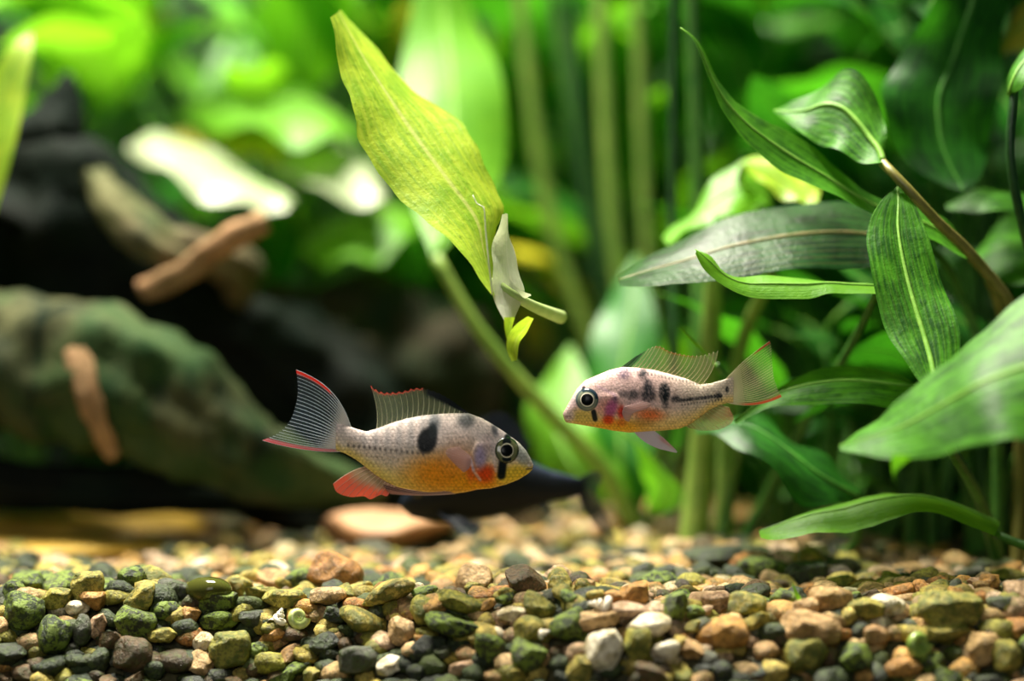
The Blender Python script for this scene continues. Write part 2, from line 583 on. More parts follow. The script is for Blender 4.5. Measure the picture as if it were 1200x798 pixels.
def obstacle(verts, faces):
    V = np.array([tuple(v) for v in verts])
    OBST.append((V.min(0), V.max(0), BVHTree.FromPolygons(V.tolist(), faces)))


def hits(verts, faces, stop):
    V = np.array([tuple(v) for v in verts])
    lo, hi = V.min(0), V.max(0)
    if not LOHI or len(LOHI[0]) != len(OBST):
        LOHI[:] = [np.array([q[0] for q in OBST]), np.array([q[1] for q in OBST])]
    near = np.nonzero(~((LOHI[0] > hi).any(1) | (LOHI[1] < lo).any(1)))[0]
    if not len(near): return 0
    tree, n = BVHTree.FromPolygons(V.tolist(), faces), 0
    for q in near:
        n += len(tree.overlap(OBST[q][2]))
        if n >= stop: break
    return n


LOHI = []


def outside(verts):
    """leaves stay inside the tank, above the gravel and clear of the swimming room in front"""
    v = np.array(verts)
    return bool(((v[:, 1] > 0.355) | (abs(v[:, 0]) > 0.292) | (v[:, 1] < 0.03) | ((v[:, 1] < 0.08) & (abs(v[:, 0]) < 0.036))).any()
                or (v[:, 2].min() < 0.022 and any(q[2] < H(q[0], q[1]) + 0.003 for q in v)))


PET_R = 0.0011


def grow_plants(specs):
    """all petioles first, then blade after blade, each into water that is still free"""
    jobs = []
    for i, (lab, px, y, nl, h0, h1, L, W, mats, lean, droop) in enumerate(specs):
        pl = plant_at('leafy_plant', lab, px, y)
        seed = 200 + i * 7
        rg = random.Random(seed)
        for q in range(nl):
            mat = M[rg.choice(mats)]
            for k in range(60):
                w_ = 0.007 if k < 20 else 0.014
                path = petiole_path(root_of(pl, rg.uniform(-w_, w_), rg.uniform(-w_, w_)), rg.uniform(0, 2 * math.pi), rg.uniform(0.03, lean * 0.7), rg.uniform(h0, h1))
                if outside(path[6:]): continue
                pv, pf = tube_mesh(path[2:], np.linspace(PET_R * 1.2, PET_R * 0.85, 10), 6)
                if hits(pv, pf, 1) == 0: break
            obstacle(pv[:-2], [z for z in pf if len(z) == 4])
            jobs.append((pl, path, L, W, mat, droop, seed * 100 + q, h0 + h1))
    left = 0
    # the leaves that stand highest open first
    for pl, path, L, W, mat, droop, sd, _ in sorted(jobs, key=lambda z: -z[1][-1][2]):
        rg = random.Random(sd)
        best, best_n = None, 10 ** 6
        for k in range(170):
            sh = max(0.22, 1.0 - 0.78 * max(0.0, (k - 25) / 90))
            A, B = blade_edges(path, rg.uniform(0, 2 * math.pi), L * sh * rg.uniform(0.75, 1.25), W * sh * rg.uniform(0.75, 1.25), droop * rg.uniform(0.2, 1.5), rg.uniform(-0.7, 0.7))
            bv, bf, _, _ = blade_geom(A, B, 7, -0.08, -0.05, 0.06, sd)
            if outside(bv): continue
            # its own petiole touches only the first row
            n = hits(bv[7:], [tuple(z - 7 for z in f) for f in bf[6:]], 1 if best is not None and k < 150 else best_n)
            if n < best_n: best, best_n = (A, B, bv, bf), n
            if n == 0: break
        if best_n > 0:
            # no room around this petiole: grow the leaf from another spot of the crown
            for k in range(300):
                w_ = 0.016
                p2 = petiole_path(root_of(pl, rg.uniform(-w_, w_), rg.uniform(-w_, w_)), rg.uniform(0, 2 * math.pi), rg.uniform(0.03, 0.4), (path[-1][2] - path[0][2]) * rg.uniform(0.5, 1.2))
                A, B = blade_edges(p2, rg.uniform(0, 2 * math.pi), L * rg.uniform(0.3, 0.8), W * rg.uniform(0.3, 0.8), droop * rg.uniform(0.2, 1.5), rg.uniform(-0.7, 0.7))
                bv, bf, _, _ = blade_geom(A, B, 7, -0.08, -0.05, 0.06, sd)
                if outside(bv) or outside(p2[6:]): continue
                pv, pf = tube_mesh(p2[2:], np.linspace(PET_R * 1.2, PET_R * 0.85, 10), 6)
                if hits(pv, pf, 1) or hits(bv[7:], [tuple(z - 7 for z in f) for f in bf[6:]], 1): continue
                best, best_n, path = (A, B, bv, bf), 0, p2
                obstacle(pv[:-2], [z for z in pf if len(z) == 4])
                break
        left += best_n > 0
        A, B, bv, bf = best
        lf = blade(pl, A, B, mat, 7, cup=-0.08, fold=-0.05, wave=0.06, rib=M['rib_light'], rib_r=PET_R * 0.35, seed=sd)
        v, f = tube_mesh(path, np.linspace(PET_R * 1.25, PET_R * 0.85, 12), 6)
        build('petiole', v, f, M['stem_green'], lf)
        obstacle(bv, bf)
    print('leaves still touching another', left)


def z4(X, Y): return 700 + X / 2.1, 180 + Y / 2.1
def z5(X, Y): return 760 + X / 2.659, Y / 2.659
def zb(X, Y): return 850 + X / 2.851, 400 + Y / 2.851
def z9(X, Y): return 960 + X / 3.325, Y / 3.325
def z3(X, Y): return 360 + X / 1.856, Y / 1.856


def rows_of(zf, left, right, dl, dr):
    """left/right edge lists in a zoomed crop; dl / dr: depth at base and tip (or a list)"""
    n = len(left)
    def dep(d, i):
        return d[0] + (d[-1] - d[0]) * i / (n - 1) if len(d) == 2 else d[i]
    out = []
    for i, (a, b) in enumerate(zip(left, right)):
        ax, ay = zf(*a); bx, by = zf(*b)
        out.append((ax, ay, dep(dl, i), bx, by, dep(dr, i)))
    return out


# --- plant with the in-focus leaves on the right
pa = plant_at('sword_plant', 'broad-leaved green sword plant with leaves fanning above the small pale fish', 1190, 0.055)
ra = root_of(pa)
# long leaf pointing up and left
l1 = leaf_from_edges(pa, rows_of(z5,
    [(1010, 800), (985, 775), (930, 690), (830, 650), (720, 616), (640, 562), (560, 498), (480, 440), (400, 395), (330, 355), (270, 308), (220, 250), (185, 185), (150, 122), (100, 85)],
    [(1008, 806), (970, 798), (895, 752), (800, 705), (700, 666), (620, 632), (530, 590), (430, 540), (340, 470), (270, 400), (220, 328), (188, 255), (168, 195), (138, 122), (99, 87)],
    (0.034, 0.014), (0.022, 0.008)), M['leaf_mid'], n=52, cup=-0.06, fold=-0.05, wave=0.04, rib=M['rib_light'], rib_r=0.0006, seed=1, edge_noise=0.0002)
tube('petiole', [P(*z5(1008, 803), 0.028), P(1165, 340, 0.040), P(1195, 470, 0.055), ra], 0.0012, 0.0018, M['stem_brown'], l1)
# short broad leaf with the long brown petiole
l2 = leaf_from_edges(pa, rows_of(z5,
    [(730, 505), (742, 430), (735, 370), (705, 290), (650, 230), (590, 222), (510, 285), (440, 325), (392, 346)],
    [(728, 507), (690, 507), (640, 497), (590, 475), (555, 452), (515, 440), (470, 415), (430, 380), (391, 350)],
    (0.018, 0.040), (0.012, 0.030)), M['leaf_mid'], n=30, cup=-0.05, fold=-0.08, wave=0.06, rib=M['rib_light'], rib_r=0.0009, seed=2)
tube('petiole', [P(*z5(728, 506), 0.015), P(*z5(800, 580), 0.012), P(*z5(900, 690), 0.014), P(*z5(1010, 798), 0.020), P(1190, 370, 0.03), P(1215, 480, 0.045), ra + Vector((0.004, 0, 0))],
     0.0011, 0.0019, M['stem_brown'], l2, n=28)
# dark glossy leaf lying flat
l3 = leaf_from_edges(pa, rows_of(z4,
    [(780, 190), (680, 142), (600, 120), (500, 121), (400, 140), (300, 170), (200, 214), (120, 254), (52, 302)],
    [(778, 205), (700, 270), (620, 280), (540, 284), (440, 291), (340, 302), (240, 319), (140, 328), (56, 326)],
    (0.046, 0.030), (0.024, 0.014)), M['leaf_dark'], n=40, cup=0.07, fold=0.05, wave=0.02, rib=M['rib_purple'], rib_r=0.0007, seed=3)
tube('petiole', [P(*z4(780, 197), 0.035), P(1120, 330, 0.052), P(1165, 480, 0.055), ra + Vector((-0.004, 0.002, 0))], 0.0011, 0.0018, M['stem_green'], l3)
# upright oval leaf with a pale midrib
l4 = leaf_from_edges(pa, rows_of(z4,
    [(830, 590), (790, 560), (750, 500), (715, 440), (690, 370), (672, 295), (664, 215), (672, 160), (700, 115), (735, 83)],
    [(840, 590), (872, 560), (890, 510), (893, 455), (878, 395), (858, 335), (833, 265), (808, 195), (782, 128), (742, 82)],
    (-0.016, 0.014), (-0.016, 0.014)), M['leaf_mid'], n=36, cup=0.06, fold=0.07, wave=0.05, rib=M['rib_light'], rib_r=0.0008, seed=4)
tube('petiole', [P(*z4(835, 590), -0.016), P(1112, 520, 0.004), P(1150, 590, 0.035), ra + Vector((-0.003, -0.003, 0))], 0.0011, 0.0018, M['stem_green'], l4)
# broad crumpled leaf hanging behind
l9 = leaf_from_edges(pa, rows_of(z9,
    [(500, -330), (470, -120), (430, 0), (385, 110), (310, 250), (232, 360), (262, 520), (360, 640), (480, 715), (555, 745)],
    [(560, -330), (700, -120), (755, 0), (722, 130), (700, 280), (690, 400), (675, 540), (650, 640), (612, 715), (562, 746)],
    (0.065, 0.05), (0.075, 0.05)), M['leaf_deep'], n=34, cup=0.05, fold=0.03, wave=0.12, rib=M['rib_deep'], rib_r=0.0008, seed=9)
tube('petiole', [P(*z9(530, -330), 0.07), P(1185, -60, 0.100), P(1212, 30, 0.122), P(1225, 150, 0.122), P(1235, 330, 0.112), P(1218, 500, 0.09), ra + Vector((0.003, 0.004, 0))], 0.0011, 0.0018, M['stem_dark'], l9)

# --- plant rooted beyond the right edge with the large blurred leaf in front
pb = plant_at('sword_plant', 'sword plant with one huge mottled leaf reaching in front of the others', 1330, -0.005)
rb = root_of(pb)
l6 = leaf_from_edges(pb, [(1420, 300, -0.020, 1430, 330, -0.035), (1330, 262, -0.030, 1370, 420, -0.055), (1205, 345, -0.034, 1260, 510, -0.060)] + rows_of(zb,
    [(800, 5), (720, 75), (640, 145), (570, 210), (510, 264), (430, 312), (384, 350)],
    [(960, 330), (850, 352), (740, 378), (640, 392), (540, 388), (450, 376), (384, 362)],
    (-0.036, -0.030), (-0.062, -0.036)), M['leaf_mid'], n=40, cup=0.05, fold=-0.03, wave=0.03, rib=M['rib_light'], rib_r=0.0006, seed=6, edge_noise=0.0003)
tube('petiole', [P(1425, 315, -0.028), P(1440, 420, -0.02), P(1400, 600, -0.01), rb], 0.0014, 0.002, M['stem_green'], l6)
leaf_from_edges(pb, rows_of(zb, [(555, 380), (556, 410), (558, 440), (567, 482)], [(625, 385), (598, 408), (574, 435), (569, 483)], (-0.05, -0.044), (-0.05, -0.044)),
                M['leaf_mid'], n=12, m=5, cup=0.08, name='torn_leaf_tip', seed=16)
l5 = leaf_from_edges(pb, rows_of(zb,
    [(900, 190), (760, 170), (640, 145), (580, 104), (500, 87), (400, 84), (300, 99), (220, 129), (150, 169), (90, 214), (34, 271)],
    [(900, 205), (760, 200), (640, 196), (560, 224), (470, 216), (380, 209), (300, 209), (225, 213), (160, 221), (100, 245), (36, 276)],
    (0.028, 0.020), (0.012, 0.014)), M['leaf_mid'], n=40, cup=0.10, fold=0.0, wave=0.03, rib=M['rib_light'], rib_r=0.0006, seed=5)
tube('petiole', [P(*zb(900, 198), 0.02), P(1230, 490, 0.015), P(1300, 580, 0.005), rb + Vector((-0.004, 0, 0))], 0.001, 0.0018, M['stem_green'], l5)
l7 = leaf_from_edges(pb, rows_of(zb,
    [(900, 640), (760, 575), (650, 528), (560, 516), (480, 520), (400, 534), (300, 564), (200, 605), (140, 636), (118, 654)],
    [(900, 650), (760, 590), (650, 576), (560, 592), (470, 618), (400, 642), (300, 644), (200, 658), (145, 662), (118, 656)],
    (0.030, 0.020), (0.012, 0.010)), M['leaf_bright'], n=34, cup=0.10, fold=-0.05, wave=0.03, rib=M['rib_light'], rib_r=0.0006, seed=7, edge_noise=0.0002)
tube('petiole', [P(*zb(900, 645), 0.02), P(1230, 652, 0.012), P(1290, 690, 0.0), rb + Vector((-0.003, 0.003, 0))], 0.001, 0.0018, M['stem_green'], l7)

# --- plant with the thick pale stems
pc = plant_at('stem_plant', 'plant with thick pale green stems rising behind the small fish', 826, 0.085)
rc = root_of(pc)
s1 = tube('stem', [rc + Vector((-0.004, 0, 0)), P(818, 580, 0.085), P(824, 500, 0.084), P(832, 400, 0.08), P(838, 300, 0.075)], 0.0040, 0.0022, M['stem_light'], pc, seg=12)
s2 = tube('stem', [rc + Vector((0.005, 0.003, 0)), P(850, 580, 0.09), P(852, 500, 0.09), P(870, 400, 0.085), P(905, 320, 0.07)], 0.0026, 0.0016, M['stem_light'], pc, seg=12)
l10 = leaf_from_edges(pc, rows_of(z5,
    [(390, 660), (372, 605), (340, 540), (300, 488), (220, 550), (150, 640), (90, 690), (42, 740)],
    [(380, 680), (368, 640), (330, 655), (290, 672), (210, 690), (145, 702), (105, 742), (60, 764)],
    (0.084, 0.070), (0.070, 0.058)), M['leaf_bright'], n=26, cup=0.04, fold=0.05, wave=0.08, rib=M['rib_light'], rib_r=0.0007, seed=10)
tube('petiole', [P(*z5(385, 672), 0.077), P(905, 290, 0.068), P(905, 320, 0.07)], 0.001, 0.0013, M['stem_light'], l10)
l11 = leaf_from_edges(pc, rows_of(z5,
    [(300, 500), (360, 480), (430, 520), (500, 568), (536, 592)],
    [(300, 520), (360, 580), (430, 622), (490, 634), (528, 630)],
    (0.074, 0.066), (0.064, 0.057)), M['leaf_yellow'], n=22, cup=0.05, fold=0.04, wave=0.06, rib=M['rib_light'], rib_r=0.0007, seed=11)
tube('petiole', [P(*z5(300, 510), 0.069), P(862, 230, 0.075), P(838, 300, 0.075)], 0.001, 0.0013, M['stem_light'], l11)
l8 = leaf_from_edges(pc, rows_of(z4,
    [(690, 330), (620, 322), (570, 317), (500, 305), (420, 300), (350, 305), (310, 288), (280, 252), (238, 236)],
    [(690, 345), (620, 345), (570, 342), (520, 358), (440, 359), (370, 350), (310, 325), (265, 290), (241, 246)],
    (0.016, 0.008), (0.008, 0.004)), M['leaf_bright'], n=30, cup=0.10, fold=-0.04, wave=0.03, rib=M['rib_light'], rib_r=0.0005, seed=8)
tube('petiole', [P(*z4(690, 338), 0.012), P(1000, 400, 0.04), P(930, 520, 0.075), rc + Vector((0.007, 0.0, 0))], 0.0009, 0.0016, M['stem_green'], l8)
l12 = leaf_from_edges(pc, [(838, 428, 0.03, 842, 428, 0.03), (822, 408, 0.028, 828, 418, 0.026), (808, 393, 0.026, 812, 402, 0.024), (796, 383, 0.025, 796, 384, 0.024)],
                      M['leaf_bright'], n=12, m=5, rib=None, seed=12)
tube('petiole', [P(840, 428, 0.03), P(870, 470, 0.05), P(860, 560, 0.08), rc + Vector((0.002, -0.003, 0))], 0.0007, 0.0012, M['stem_green'], l12)
l13 = leaf_from_edges(pc, [(1010, 575, 0.05, 1000, 590, 0.045), (960, 535, 0.05, 950, 590, 0.03), (910, 498, 0.052, 890, 545, 0.03), (868, 490, 0.055, 858, 515, 0.035), (820, 495, 0.06, 815, 508, 0.05)],
                      M['leaf_deep'], n=24, rib=M['rib_deep'], cup=0.08, wave=0.08, seed=13)
tube('petiole', [P(1005, 582, 0.048), P(1000, 640, 0.06), P(920, 655, 0.08), rc + Vector((0.008, 0.002, 0))], 0.0009, 0.0016, M['stem_green'], l13)

# --- thin plant at the right edge
pd = plant_at('sword_plant', 'slender plant with a thin dark arching stem by the right rear corner', 1290, 0.06)
rd_ = root_of(pd)
l14 = leaf_from_edges(pd, [(1183, 112, 0.02, 1181, 110, 0.02), (1180, 95, 0.022, 1196, 105, 0.016), (1188, 75, 0.024, 1206, 90, 0.016), (1206, 52, 0.026, 1222, 70, 0.02), (1240, 30, 0.03, 1242, 34, 0.03)],
                      M['leaf_mid'], n=18, rib=M['rib_light'], rib_r=0.0005, seed=14)
tube('petiole', [P(1189, 100, 0.02), P(1184, 180, 0.02), P(1200, 270, 0.024), P(1250, 450, 0.04), rd_], 0.001, 0.0016, M['stem_dark'], l14, n=26)
for (rows, mt, sd) in (
    ([(1300, 240, 0.06, 1300, 256, 0.05), (1200, 226, 0.06, 1205, 250, 0.05), (1150, 222, 0.06, 1155, 248, 0.05), (1108, 240, 0.06, 1110, 246, 0.055)], 'leaf_mid', 21),
    ([(1300, 330, 0.07, 1310, 380, 0.05), (1230, 255, 0.075, 1240, 350, 0.05), (1175, 262, 0.075, 1185, 330, 0.05), (1140, 300, 0.07, 1145, 312, 0.06)], 'leaf_mid', 22),
    ([(1290, 10, 0.09, 1290, 60, 0.08), (1220, 0, 0.09, 1225, 50, 0.08), (1185, 20, 0.09, 1190, 60, 0.085), (1172, 60, 0.09, 1174, 64, 0.09)], 'leaf_old', 23)):
    lf = leaf_from_edges(pd, rows, M[mt], n=20, rib=M['rib_deep'], cup=0.08, wave=0.05, seed=sd)
    r0 = rows[0]
    tube('petiole', [P((r0[0] + r0[3]) / 2, (r0[1] + r0[4]) / 2, (r0[2] + r0[5]) / 2), P(1320, 420 + sd, 0.06), rd_ + Vector((0.002 * (sd - 22), 0.002, 0))], 0.001, 0.0016, M['stem_dark'], lf)

# --- plant whose diagonal stem leans over the front fish
pe = plant_at('sword_plant', 'plant with a long diagonal stem leaning towards the twisted leaf', 752, 0.13)
re_ = root_of(pe)
l15 = leaf_from_edges(pe, [(505, 300, 0.10, 515, 300, 0.10), (468, 190, 0.12, 590, 200, 0.13), (466, 110, 0.135, 590, 110, 0.145), (478, 30, 0.15, 560, 30, 0.16), (495, -60, 0.16, 530, -60, 0.165), (510, -110, 0.17, 512, -110, 0.17)],
                      M['leaf_bright'], n=26, rib=M['rib_light'], cup=0.08, wave=0.05, seed=15)
tube('petiole', [P(510, 300, 0.10), P(560, 385, 0.10), P(640, 480, 0.105), P(710, 555, 0.115), re_], 0.0016, 0.0028, M['stem_light'], l15, n=24)
for (rows, mt, sd) in (
    ([(735, 600, 0.13, 745, 600, 0.13), (650, 560, 0.14, 730, 560, 0.12), (615, 500, 0.15, 700, 510, 0.13), (640, 440, 0.16, 690, 450, 0.15), (668, 405, 0.165, 670, 405, 0.165)], 'leaf_bright', 31),
    ([(745, 600, 0.13, 752, 600, 0.13), (700, 520, 0.13, 762, 560, 0.12), (690, 420, 0.14, 768, 480, 0.13), (712, 350, 0.15, 772, 390, 0.14), (744, 300, 0.155, 748, 300, 0.155)], 'leaf_back_deep', 32),
    ([(760, 610, 0.13, 765, 605, 0.13), (755, 560, 0.10, 800, 590, 0.10), (740, 520, 0.09, 775, 545, 0.085), (722, 498, 0.085, 724, 498, 0.085)], 'leaf_mid', 33)):
    lf = leaf_from_edges(pe, rows, M[mt], n=22, rib=M['rib_light'], cup=0.07, wave=0.06, seed=sd)
    r0 = rows[0]
    tube('petiole', [P((r0[0] + r0[3]) / 2, (r0[1] + r0[4]) / 2, r0[2]), re_ + Vector((0.001, 0, 0.004)), re_], 0.0013, 0.0018, M['stem_light'], lf, n=8)

# --- twisted yellow leaf in the middle
A_l = [(50, 38), (62, 85), (78, 150), (95, 225), (107, 308), (155, 366), (215, 436), (290, 515), (350, 572), (402, 642)]
A_r = [(72, 22), (110, 68), (165, 128), (235, 188), (318, 250), (352, 305), (388, 362), (432, 445), (405, 520), (404, 644)]
pt = thing('torn_leaf', 'twisted yellow-green leaf with a torn pale base hanging above the red-finned fish', 'leaf', P(595, 380, -0.008))
leaf_from_edges(pt, rows_of(z3, A_l[::-1], A_r[::-1], (-0.010, 0.012), (0.004, 0.034)), M['leaf_yellow'], n=44, m=13, cup=0.07, fold=0.03, wave=0.05, name='leaf_blade', rib=None, seed=41, edge_noise=0.00025)
leaf_from_edges(pt, rows_of(z3, [(424, 466), (408, 520), (402, 570), (402, 620), (414, 668), (430, 705), (436, 724)], [(429, 464), (442, 520), (456, 578), (474, 625), (462, 662), (448, 700), (440, 725)], (-0.002, -0.009), (0.008, -0.006)),
                M['leaf_under'], n=26, m=9, cup=0.10, fold=0.0, wave=0.05, name='leaf_underside', seed=42)
leaf_from_edges(pt, rows_of(z3, [(440, 606), (452, 622), (470, 634), (486, 640)], [(436, 660), (452, 660), (470, 652), (487, 642)], (-0.003, -0.002), (-0.003, 0.0)),
                M['leaf_under'], n=10, m=5, cup=0.10, name='leaf_underside', seed=43)
tube('torn_edge', [P(*z3(360, 424), -0.0075), P(*z3(370, 444), -0.008), P(*z3(384, 452), -0.009), P(*z3(388, 500), -0.010), P(*z3(395, 570), -0.0115), P(*z3(403, 642), -0.0115)], 0.00013, 0.0002, M['leaf_under'], pt, n=24, seg=6)
leaf_from_edges(pt, rows_of(z3, [(480, 688), (455, 705), (437, 730), (434, 760), (445, 786)], [(493, 690), (478, 722), (462, 745), (458, 770), (456, 784)], (-0.010, -0.012), (-0.006, -0.008)),
                M['leaf_yellow'], n=16, m=7, cup=0.14, name='torn_flap', seed=44)
leaf_from_edges(pt, rows_of(z3, [(428, 690), (430, 720), (436, 745)], [(452, 690), (446, 712), (446, 740)], (-0.010, -0.010), (-0.006, -0.008)),
                M['leaf_yellow'], n=8, m=5, cup=0.1, name='torn_flap', seed=45)
tube('petiole', [P(*z3(404, 606), -0.003), P(*z3(440, 636), -0.0035), P(*z3(490, 665), 0.004), P(*z3(552, 690), 0.018)], 0.0009, 0.0016, M['stem_pale'], pt, seg=12)

# --- leaf entering at the left edge
pl_ = plant_at('sword_plant', 'plant with one upright yellow-green leaf at the left edge beside the driftwood horn', -90, 0.070)
l = leaf_from_edges(pl_, [(-60, 420, 0.10, -52, 420, 0.10), (-60, 300, 0.10, -20, 300, 0.09), (-50, 190, 0.10, 12, 190, 0.09), (-20, 110, 0.10, 28, 120, 0.095), (12, 55, 0.10, 38, 60, 0.10), (36, 38, 0.105, 38, 39, 0.105)],
                    M['leaf_yellow'], n=22, rib=M['rib_light'], cup=0.06, seed=51)
tube('petiole', [P(-56, 420, 0.10), P(-75, 520, 0.082), root_of(pl_)], 0.0012, 0.0018, M['stem_green'], l)

# --- pale floating-looking leaves behind the driftwood
pp = plant_at('sword_plant', 'plant behind the driftwood with broad pale leaves catching the light', 345, 0.262)
rp = root_of(pp)
for (rows, mt, sd) in (
    ([(345, 235, 0.17, 335, 246, 0.165), (290, 200, 0.20, 285, 244, 0.16), (235, 170, 0.20, 225, 222, 0.16), (185, 158, 0.20, 180, 195, 0.17), (150, 172, 0.19, 150, 180, 0.19)], 'leaf_pale', 61),
    ([(420, 160, 0.20, 420, 165, 0.20), (370, 118, 0.23, 380, 165, 0.18), (310, 108, 0.24, 315, 160, 0.18), (250, 112, 0.23, 255, 150, 0.19), (205, 132, 0.22, 206, 138, 0.22)], 'leaf_bright', 62),
    ([(440, 250, 0.19, 440, 255, 0.19), (400, 175, 0.23, 440, 235, 0.18), (350, 172, 0.23, 360, 225, 0.18), (310, 190, 0.22, 312, 200, 0.21)], 'leaf_pale', 63),
    ([(330, 150, 0.22, 330, 190, 0.2), (280, 140, 0.22, 290, 185, 0.2), (235, 150, 0.22, 240, 175, 0.2), (195, 158, 0.21, 196, 162, 0.21)], 'leaf_old', 64),
    ([(350, 290, 0.2, 355, 300, 0.2), (400, 250, 0.22, 390, 310, 0.18), (450, 235, 0.22, 450, 300, 0.18), (490, 250, 0.22, 490, 270, 0.2)], 'leaf_bright', 65)):
    lf = leaf_from_edges(pp, rows, M[mt], n=22, rib=M['rib_light'], cup=0.08, wave=0.05, seed=sd)
    r0 = rows[0]
    tube('petiole', [P((r0[0] + r0[3]) / 2, (r0[1] + r0[4]) / 2, r0[2]), P(355 + 4 * (sd - 60), 300, 0.245), P(360 + 4 * (sd - 60), 400, 0.256), rp + Vector((0.002 * (sd - 62), 0, 0))], 0.001, 0.0018, M['stem_green'], lf)

# --- tall stems behind the centre
ps = plant_at('stem_plant', 'cluster of tall thin upright stems between the twisted leaf and the dark glossy leaf', 790, 0.185)
rs = root_of(ps)
for i, (px0, px1, top, y, r, mt) in enumerate(((785, 790, -60, 0.092, 0.0011, 'stem_dark'), (830, 808, -60, 0.115, 0.0019, 'stem_green'), (735, 700, -90, 0.19, 0.0022, 'stem_light'), (760, 640, -40, 0.20, 0.0024, 'stem_green'),
                                       (715, 665, -60, 0.195, 0.0018, 'stem_dark'), (690, 600, -90, 0.21, 0.0022, 'stem_light'), (770, 745, -90, 0.185, 0.002, 'stem_light'))):
    tube('stem', [rs + Vector((0.003 * (i - 3), 0.003 * (i % 3), 0)), P(px0 + (790 - px0) * 0.4, 480, y), P((px0 + px1) / 2, 260, y), P(px1, top, y)], r * 1.2, r, M[mt], ps, n=20)

# ------------------------------------------------------------------ driftwood and stones at the back left
def wood_material(name, a, b, moss, moss_amt, rough=0.75):
    m, nt, out = nodes_of(name)
    L = nt.links
    tc = N(nt, 'TexCoord')
    mp = N(nt, 'Mapping'); mp.inputs['Scale'].default_value = (1.0, 1.0, 0.4); L.new(tc.outputs['Object'], mp.inputs[0])
    n1 = N(nt, 'TexNoise', i_Scale=90.0, i_Detail=6.0, i_Roughness=0.65); L.new(mp.outputs[0], n1.inputs['Vector'])
    n2 = N(nt, 'TexNoise', i_Scale=38.0, i_Detail=4.0); L.new(tc.outputs['Object'], n2.inputs['Vector'])
    c = ramp(nt, n1.outputs[0], [(0.35, lin(a)), (0.68, lin(b))])
    f = ramp(nt, n2.outputs[0], [(0.42, (0, 0, 0, 1)), (0.56, (1, 1, 1, 1))])
    c = mixc(nt, math_n(nt, 'MULTIPLY', f, moss_amt), c, lin(moss))
    bp = N(nt, 'Bump', i_Strength=0.7, i_Distance=0.003); L.new(n1.outputs[0], bp.inputs['Height'])
    pr = N(nt, 'BsdfPrincipled'); pr.inputs['Roughness'].default_value = rough
    pr.inputs['Specular IOR Level'].default_value = 0.06
    L.new(c, pr.inputs['Base Color']); L.new(bp.outputs[0], pr.inputs['Normal'])
    L.new(pr.outputs[0], out.inputs[0])
    return m


M['wood_deep_shade'] = wood_material('wood_deep_shade', (9, 15, 13), (22, 25, 20), (14, 28, 20), 0.5)  # dark wood, blackened further: shade on the bulk put into its colour
M['wood_shade'] = wood_material('wood_shade', (14, 22, 14), (52, 44, 30), (20, 38, 20), 0.5)
M['wood_moss'] = wood_material('wood_moss', (20, 32, 22), (84, 84, 56), (38, 68, 34), 0.6)
M['wood_tan'] = wood_material('wood_tan', (120, 88, 62), (176, 136, 102), (104, 96, 66), 0.35)
M['wood_grey'] = wood_material('wood_grey', (50, 50, 36), (112, 98, 74), (54, 80, 40), 0.4)


def gnarl(name, ctrl, mat, parent, n=64, seg=40, seed=0, rough=0.16, flat=1.0):
    """ctrl: (px, py, y, radius px): knotty tapered limb"""
    w = [tuple(P(a, b, c)) + (r * mpp(c),) for (a, b, c, r) in ctrl]
    w = catmull(w, n)
    rg = np.random.RandomState(seed)
    p = w[:, :3]; rad = np.maximum(w[:, 3], 0.0004)
    tan = np.gradient(p, axis=0); tan /= np.linalg.norm(tan, axis=1)[:, None]
    ph = rg.uniform(0, 6.28, 8)
    verts, faces = [], []
    for i in range(n):
        t = i / (n - 1)
        s = np.cross(tan[i], np.array([0.05, 1.0, 0.1])); s /= np.linalg.norm(s)
        v = np.cross(s, tan[i])
        cap = math.sqrt(max(0.0, 1 - max(0, (abs(2 * t - 1) - 0.93) / 0.07) ** 2))
        for j in range(seg):
            a = 2 * math.pi * j / seg
            k = 1 + rough * (0.55 * math.sin(3 * a + ph[0] + 2.2 * t) + 0.35 * math.sin(7 * a + ph[1] + 3 * t) + 0.5 * math.sin(9 * t + ph[2] + a) + 0.3 * math.sin(23 * t + ph[3] + 2 * a))
            q = p[i] + rad[i] * (math.cos(a) * s + math.sin(a) * v)
            k += rough * 1.6 * mnoise.fractal(Vector(q) * 70.0, 0.9, 2.1, 4)
            r = rad[i] * k * max(cap, 0.05)
            verts.append(p[i] + r * (math.cos(a) * s + flat * math.sin(a) * v))
    for i in range(n - 1):
        for j in range(seg):
            k = (j + 1) % seg
            faces.append((i * seg + j, i * seg + k, (i + 1) * seg + k, (i + 1) * seg + j))
    faces.append(tuple(range(seg - 1, -1, -1))); faces.append(tuple((n - 1) * seg + j for j in range(seg)))
    return build(name, verts, faces, mat, parent)


